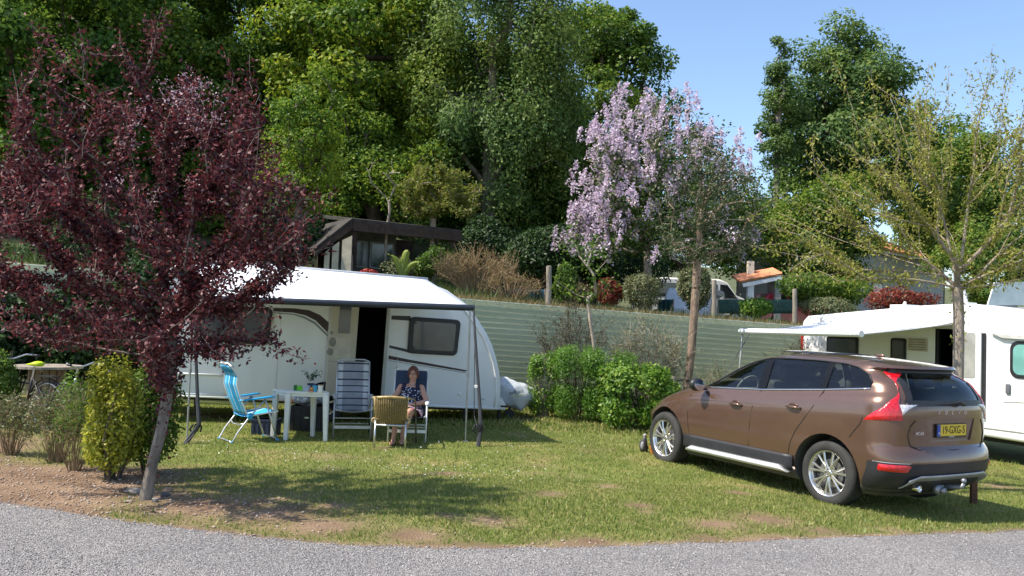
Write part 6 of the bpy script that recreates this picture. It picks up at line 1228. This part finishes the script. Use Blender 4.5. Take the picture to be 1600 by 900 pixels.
# ornaments by the front wheel
p = gnd(1006, 706); e = empty('garden_ornament', p, 'small black and grey metal bird ornament beside the car front wheel', 'ornament'); m = MB()
m.tube([(0, 0, 0), (0, 0, .06), (-.01, 0, .13), (.01, 0, .20), (.0, 0, .23)], [.05, .07, .06, .03, .022], 12); m.build('body', mat('ornament_dark', (.05, .05, .055), .4, var=.5, vs=30), e, True); MB().ball((.01, 0, .245), .028).build('head', mat('ornament_grey', (.35, .35, .36), .5), e, True); MB().tube([(.03, 0, .245), (.075, 0, .235)], [.014, .003], 8).build('beak', mat('beak_yellow', (.65, .45, .08), .5), e); MB().ball((-.03, -.05, .10), (.03, .02, .06)).build('wing', mat('ornament_grey', (.35, .35, .36)), e, True)
p = gnd(1020, 709); e = empty('orange_pot', p, 'little orange flower pot between the bird ornament and the tyre', 'pot'); MB().lathe((0, 0, 0), [(0, 0), (.035, 0), (.052, .09), (.058, .10), (.058, .115), (.048, .115), (0, .10)], 20).build('pot', mat('terracotta_orange', (.60, .20, .03), .6), e, True, autos=40); v, f = leaf_quads(np.array([(rng.normal() * .03, rng.normal() * .03, .12 + rng.uniform(0, .05)) for _ in range(60)]), .03, .02); np_mesh('foliage', v, f, leafmat('flower_yellow', [(.6, .4, .04), (.1, .2, .03), (.7, .5, .1)], .3, .05), e)
# posts
def post(label, px, py0, py1, Y, r_, m_=WOODG, f=terr, name='fence_post'):
    a = at(px, py1, Y); z0 = f(a.x, Y); b_ = at(px, py0, Y); e = empty(name, (a.x, Y, z0), label, 'post'); H = b_.z - z0; MB().tube([(0, 0, -.1), (.01, 0, H * .5), (-.005, 0, H)], [r_, r_ * .96, r_ * .9], 12).build('shaft', m_, e, True, autos=40); MB().tube([(-.005, 0, H), (-.005, 0, H + .012)], [r_ * .92, r_ * .5], 12).build('cap', m_, e, True, autos=40)
post('weathered round post in front of the large parked van', 1115, 438, 488, 21.6, .062); post('tall weathered post beside the motorhome roof corner', 1241, 452, 502, 21.9, .062); post('leaning grey post on the wall edge left of the young tree', 856, 416, 480, 20.0, .07); post('short weathered post left of the pink blossom tree', 546, 398, 440, 21.4, .06)
p = gnd(1521, 787); e = empty('marker_post', p, 'short rusty brown post standing behind the tow bar of the car', 'post'); MB().box((0, 0, .13), (.075, .06, .30), taper=.96).build('shaft', mat('rusty_brown', (.12, .055, .03), .85, var=.35, vs=25), e, bevel=.006); MB().box((0, 0, .285), (.08, .065, .012)).build('cap', mat('rusty_brown', (.12, .055, .03)), e)
tp_ = at(1052, 600, 16.95); e = empty('tree_stake', (tp_.x, 16.95, low(tp_.x, 16.95)), 'short wooden stake tied to the long trunk behind the car', 'stake'); H = at(1052, 588, 16.95).z - e.location.z; MB().tube([(0, 0, 0), (0, 0, H)], .055, 10).build('shaft', WOODG, e, True, autos=40); MB().tube([(.0, 0, H - .12), (.16, .02, H - .06), (.34, .1, H - .08), (.2, .3, H - .1)], .012, 6).build('tie', BLACK, e, True)
# netting on the bank
def net(label, px0, px1, py0, py1, Y, col, Y2=None):
    e = empty('net_fence', at(px0, py1, Y), label, 'fence'); o = Vector(e.location); Y2 = Y2 or Y
    a0, a1 = at(px0, py1, Y), at(px1, py1, Y2); b0, b1 = at(px0, py0, Y), at(px1, py0, Y2); MB().grid(lambda u, v: a0.lerp(a1, u).lerp(b0.lerp(b1, u), v) - o + Vector((0, .04 * math.sin(u * 22), 0)), 40, 4).build('netting', mat('net_' + str(px0), col, .9, var=.3, vs=14), e, True, solid=.01)
    for t in (0, .5, 1): q = a0.lerp(a1, t) - o; MB().tube([q, q + (b0 - a0) * 1.05], .02, 6).build('stake', WOODG, e)
net('dark blue netting along the bank under the brown shrub twigs', 770, 852, 452, 470, 21.5, (.012, .035, .05)); net('dull green netting in front of the parked vans', 1122, 1240, 468, 490, 24.5, (.05, .10, .075)); net('low dark green netting left of the grey bush', 1028, 1052, 468, 486, 24.5, (.015, .06, .06))

# ================================================================ THE SHED
A_, B_ = at(553, 349, 21.6), at(718, 366, 23.2); sh = empty('garden_shed', (A_.x, A_.y, terr(A_.x, A_.y)), 'open dark brown shed with a low roof on the bank behind the caravan', 'shed'); o = Vector(sh.location); SHB = mat('shed_brown', (.055, .035, .025), .85, var=.3, vs=9); RF = mat('roof_felt', (.05, .045, .04), .9, var=.3); CRM = mat('shed_cream', (.48, .43, .32), .8, var=.15)
dr = (B_ - A_); dr.z = 0; dr.normalize(); bk_ = Vector((-dr.y, dr.x, 0)); Lr = (Vector((B_.x, B_.y, 0)) - Vector((A_.x, A_.y, 0))).length; za, zb = A_.z - o.z, B_.z - o.z
def sp_(u, w_, z): return dr * u + bk_ * w_ + Vector((0, 0, z))
MB().prism([sp_(-.05, -.1, za + .02), sp_(Lr, -.1, zb + .02), sp_(Lr, 3.2, zb + .45), sp_(-.05, 3.2, za + .45)], (0, 0, .09)).build('roof', RF, sh); MB().prism([sp_(-.06, -.12, za - .2), sp_(Lr + .02, -.12, zb - .2), sp_(Lr + .02, -.12, zb + .04), sp_(-.06, -.12, za + .04)], bk_ * .05).build('fascia', SHB, sh)
Cc = at(492, 392, 20.9) - o; r0 = sp_(-.06, -.1, za + .05); MB().prism([r0, Cc, Cc + bk_ * 3, r0 + bk_ * 3.2], (0, 0, .09)).build('side_roof', RF, sh); MB().prism([r0 + Vector((0, 0, .04)), Cc + Vector((0, 0, .04)), Cc - Vector((0, 0, .14)), r0 - Vector((0, 0, .2))], bk_ * .05).build('side_fascia', SHB, sh)
for u in (.05, Lr - .15): MB().box(sp_(u, .05, za / 2 - .15), (.13, .13, za + .2)).build('post', SHB, sh)
MB().tube([sp_(Lr - .15, .05, zb - .75), sp_(Lr - .7, .05, zb - .2)], .045, 6).build('brace', SHB, sh)
MB().prism([sp_(.1, 1.3, -.3), sp_(Lr * .58, 1.3, -.3), sp_(Lr * .58, 1.3, za), sp_(.1, 1.3, za)], bk_ * .06).build('wall', mat('shed_wall_grey', (.13, .14, .12), .7, var=.2), sh); MB().prism([sp_(.1, 2.9, -.3), sp_(Lr, 2.9, -.3), sp_(Lr, 2.9, zb), sp_(.1, 2.9, za)], bk_ * .06).build('back_wall', SHB, sh)
for u0, u1 in ((.18, Lr * .30), (Lr * .32, Lr * .55)):
    wf = MB().prism([sp_(u0, 1.24, .45), sp_(u1, 1.24, .45), sp_(u1, 1.24, za - .3), sp_(u0, 1.24, za - .3)], bk_ * .05).build('window', mat('shed_frame', (.30, .31, .29), .7), sh); MB().prism([sp_(u0 + .05, 1.22, .5), sp_(u1 - .05, 1.22, .5), sp_(u1 - .05, 1.22, za - .35), sp_(u0 + .05, 1.22, za - .35)], bk_ * .02).build('pane', mat('shed_pane', (.10, .12, .12), .15, coat=1, var=.4, vs=3), wf)
for k, (x0, x1, c_) in enumerate(((532, 547, CRM), (517, 527, CRM), (505, 513, CRM))):
    p0, p1 = at(x0, 440, 21.2), at(x1, 440, 21.2); zt2 = at(x0, 375 + 10 * k, 21.2).z; MB().prism([p0 - o, p1 - o, Vector((p1.x, p1.y, zt2 + .12)) - o, Vector((p0.x, p0.y, zt2)) - o], (0, .05, 0)).build('side_board', c_, sh)
MB().box(at(590, 425, 22.0) - o, (1.3, .05, .05)).build('rail', SHB, sh)

# ================================================================ HOUSES AND PARKED VEHICLES BEHIND
TILE = mat('roof_tiles', (.62, .25, .12), .8, var=.22, vs=5, bump=.6, bs=8); HW = mat('house_wall', (.47, .46, .43), .85, var=.06, vs=1.2)
def house(label, P0, P1, zg, ze, depth, rise, cols, tiles=.24, over=.35, name='house', shutters=()):
    e = empty(name, (P0.x, P0.y, zg), label, 'house'); o = Vector(e.location); d = Vector((P1.x - P0.x, P1.y - P0.y, 0)); Ln = d.length; d.normalize(); b_ = Vector((-d.y, d.x, 0)); H = ze - zg; q = lambda u, w_, z: d * u + b_ * w_ + Vector((0, 0, z))
    m = MB(); m.prism([q(0, 0, -1), q(0, depth, -1), q(0, depth, H), q(0, depth / 2, H + rise), q(0, 0, H)], d * Ln); m.build('wall', HW, e)
    sl_ = rise / (depth / 2)
    for s in (0, 1):
        def rf(u, v, s=s):
            w_ = -over + (depth / 2 + over) * v; uu = -.3 + (Ln + .6) * u; z = H + sl_ * (w_) + .06 + .035 * abs(math.sin(uu * math.pi / tiles)); return q(uu, w_ if s == 0 else depth - w_, z)
        MB().grid(rf, int((Ln + .6) / tiles * 6), 3).build('roof', TILE, e, False, solid=.05)
    MB().prism([q(-.3, -over + .02, H - .14), q(Ln + .3, -over + .02, H - .14), q(Ln + .3, -over + .02, H - .04), q(-.3, -over + .02, H - .04)], b_ * .03).build('eave_board', WHITE, e)
    for u, z, w_, h_ in shutters:
        wf = MB().prism([q(u, -.03, z), q(u + w_, -.03, z), q(u + w_, -.03, z + h_), q(u, -.03, z + h_)], b_ * .04).build('window', mat('shutter_grey', (.22, .2, .18), .7), e); MB().prism([q(u + .08, -.045, z + .08), q(u + w_ - .08, -.045, z + .08), q(u + w_ - .08, -.045, z + h_ - .08), q(u + .08, -.045, z + h_ - .08)], b_ * .02).build('pane', WINB, wf)
    return e, q, H, Ln
P1 = Vector((21.6, 42.9, 0)); P0 = Vector((14.8, 37.0, 0)); house('pale grey walled house with an orange tiled roof behind the lone oak', P0, P1, 2.0, 5.72, 6, 1.05, None, shutters=((1.5, 1.0, 1.0, 1.3),))
p0 = at(1160, 440, 30.5); p1 = at(1232, 440, 29.8)
le = empty('carport', (p0.x, p0.y, terr(p0.x, p0.y)), 'small carport with a tiled roof and a white pillar right of the vans', 'carport'); o = Vector(le.location); z0 = at(1157, 443, 30.5).z - o.z; z1 = at(1250, 430, 30).z - o.z; W_ = p1.x - p0.x
MB().grid(lambda u, v: (-.1 + (W_ + .1) * u, .0 + 1.1 * v, z0 + (z1 - z0) * u + .25 * v + .05 + .03 * abs(math.sin(v * 1.1 / .24 * 3.14))), 6, 60).build('roof', TILE, le, False, solid=.08)
m = MB(); m.box((.32, .15, z0 / 2 - .3), (.22, .22, z0 + .75)); m.build('pillar', WHITE, le); MB().box((W_ - .1, .6, z0 / 2), (.2, 1.0, z0 + .6)).build('wall', HW, le); MB().box((W_ * .35, .8, z0 + .6), (.22, .22, .55)).build('chimney', mat('chimney_cream', (.62, .56, .45), .8), le); MB().box((W_ / 2, .05, z0 + .10), (W_, .1, .14), rot=Matrix.Rotation(-math.atan2(z1 - z0, W_), 3, 'Y')).build('beam', WHITE, le)
def vehicle(name, label, cat, X, Y, z, rz, prof, w_, col, wins, wheels, wr=.33, lamps=()):
    e = empty(name, (X, Y, z), label, cat, rz=R(rz)); m = MB(); m.prism([(x, -w_ / 2, q) for x, q in prof], (0, w_, 0)); m.build('body', col, e, True, bevel=.07)
    for poly in wins:
        for s in (-1, 1): MB().prism([(x, s * (w_ / 2 + .002), q) for x, q in poly], (0, s * .012, 0)).build('window', mat('vehicle_glass', (.02, .024, .028), .08, coat=1), e)
    for wx in wheels:
        for s in (-1, 1): MB().lathe((wx, s * (w_ / 2 - .1), wr), [(0, -.1), (wr * .9, -.1), (wr, -.06), (wr, .06), (wr * .9, .1), (0, .1)], 24, 'Y').build('wheel', RUB, e, True, autos=40); MB().lathe((wx, s * (w_ / 2 + .005), wr), [(0, 0), (wr * .6, 0)], 20, 'Y').build('hubcap', ALU, e)
    for a, b_, c_, d_, mm in lamps: MB().prism([(a, -w_ / 2 - .0, c_), (b_, -w_ / 2 - .0, c_), (b_, -w_ / 2 - .0, d_), (a, -w_ / 2 - .0, d_)], (0, -.012, 0)).build('lamp', mm, e)
    fx_ = [(x, q) for x, q in prof]; return e
vz = 1.84
vp = [(0, .45), (.02, 1.5), (.1, 1.95), (.35, 2.03), (3.6, 2.03), (3.95, 1.9), (4.35, 1.35), (4.95, 1.1), (5.15, .8), (5.15, .4)]
X2 = at(1168, 460, 38.5).x
vehicle('camper_van', 'large white van with dark side windows parked beyond the netting', 'van', X2 - 5.1, 38.5, 2.10, 0, vp, 1.95, WHITE, [[(.5, 1.2), (2.2, 1.2), (2.2, 1.8), (.5, 1.8)], [(2.3, 1.2), (3.5, 1.2), (3.5, 1.8), (2.3, 1.8)], [(3.62, 1.2), (4.4, 1.2), (3.95, 1.78), (3.62, 1.8)]], (.9, 4.3))
X3 = at(1040, 460, 35).x
vehicle('small_van', 'small white van half hidden by the grey bush', 'van', 8.14, 36.4, 1.62, -112, [(0, .4), (0, 1.6), (.1, 1.85), (.3, 1.9), (3.0, 1.88), (3.4, 1.7), (3.75, 1.25), (4.15, 1.05), (4.2, .4)], 1.8, WHITE, [[(.5, 1.15), (1.6, 1.15), (1.6, 1.65), (.5, 1.65)], [(1.8, 1.15), (2.7, 1.15), (2.7, 1.65), (1.8, 1.65)], [(2.85, 1.15), (3.7, 1.15), (3.35, 1.62), (2.85, 1.65)]], (.8, 3.4))
X4 = at(1172, 460, 31.6).x
vehicle('red_car', 'small red car parked under the tiled carport', 'car', X4, 31.6, terr(X4, 31.6) - .02, 0, [(0, .35), (.0, .85), (.15, .98), (.45, 1.42), (1.6, 1.46), (2.3, 1.0), (3.2, .88), (3.4, .65), (3.4, .3)], 1.6, mat('car_red', (.42, .02, .05), .3, coat=1), [[(.55, .98), (1.1, .98), (1.1, 1.36), (.72, 1.36)], [(1.18, .98), (2.1, .98), (1.6, 1.36), (1.18, 1.36)]], (.65, 2.7), .3)
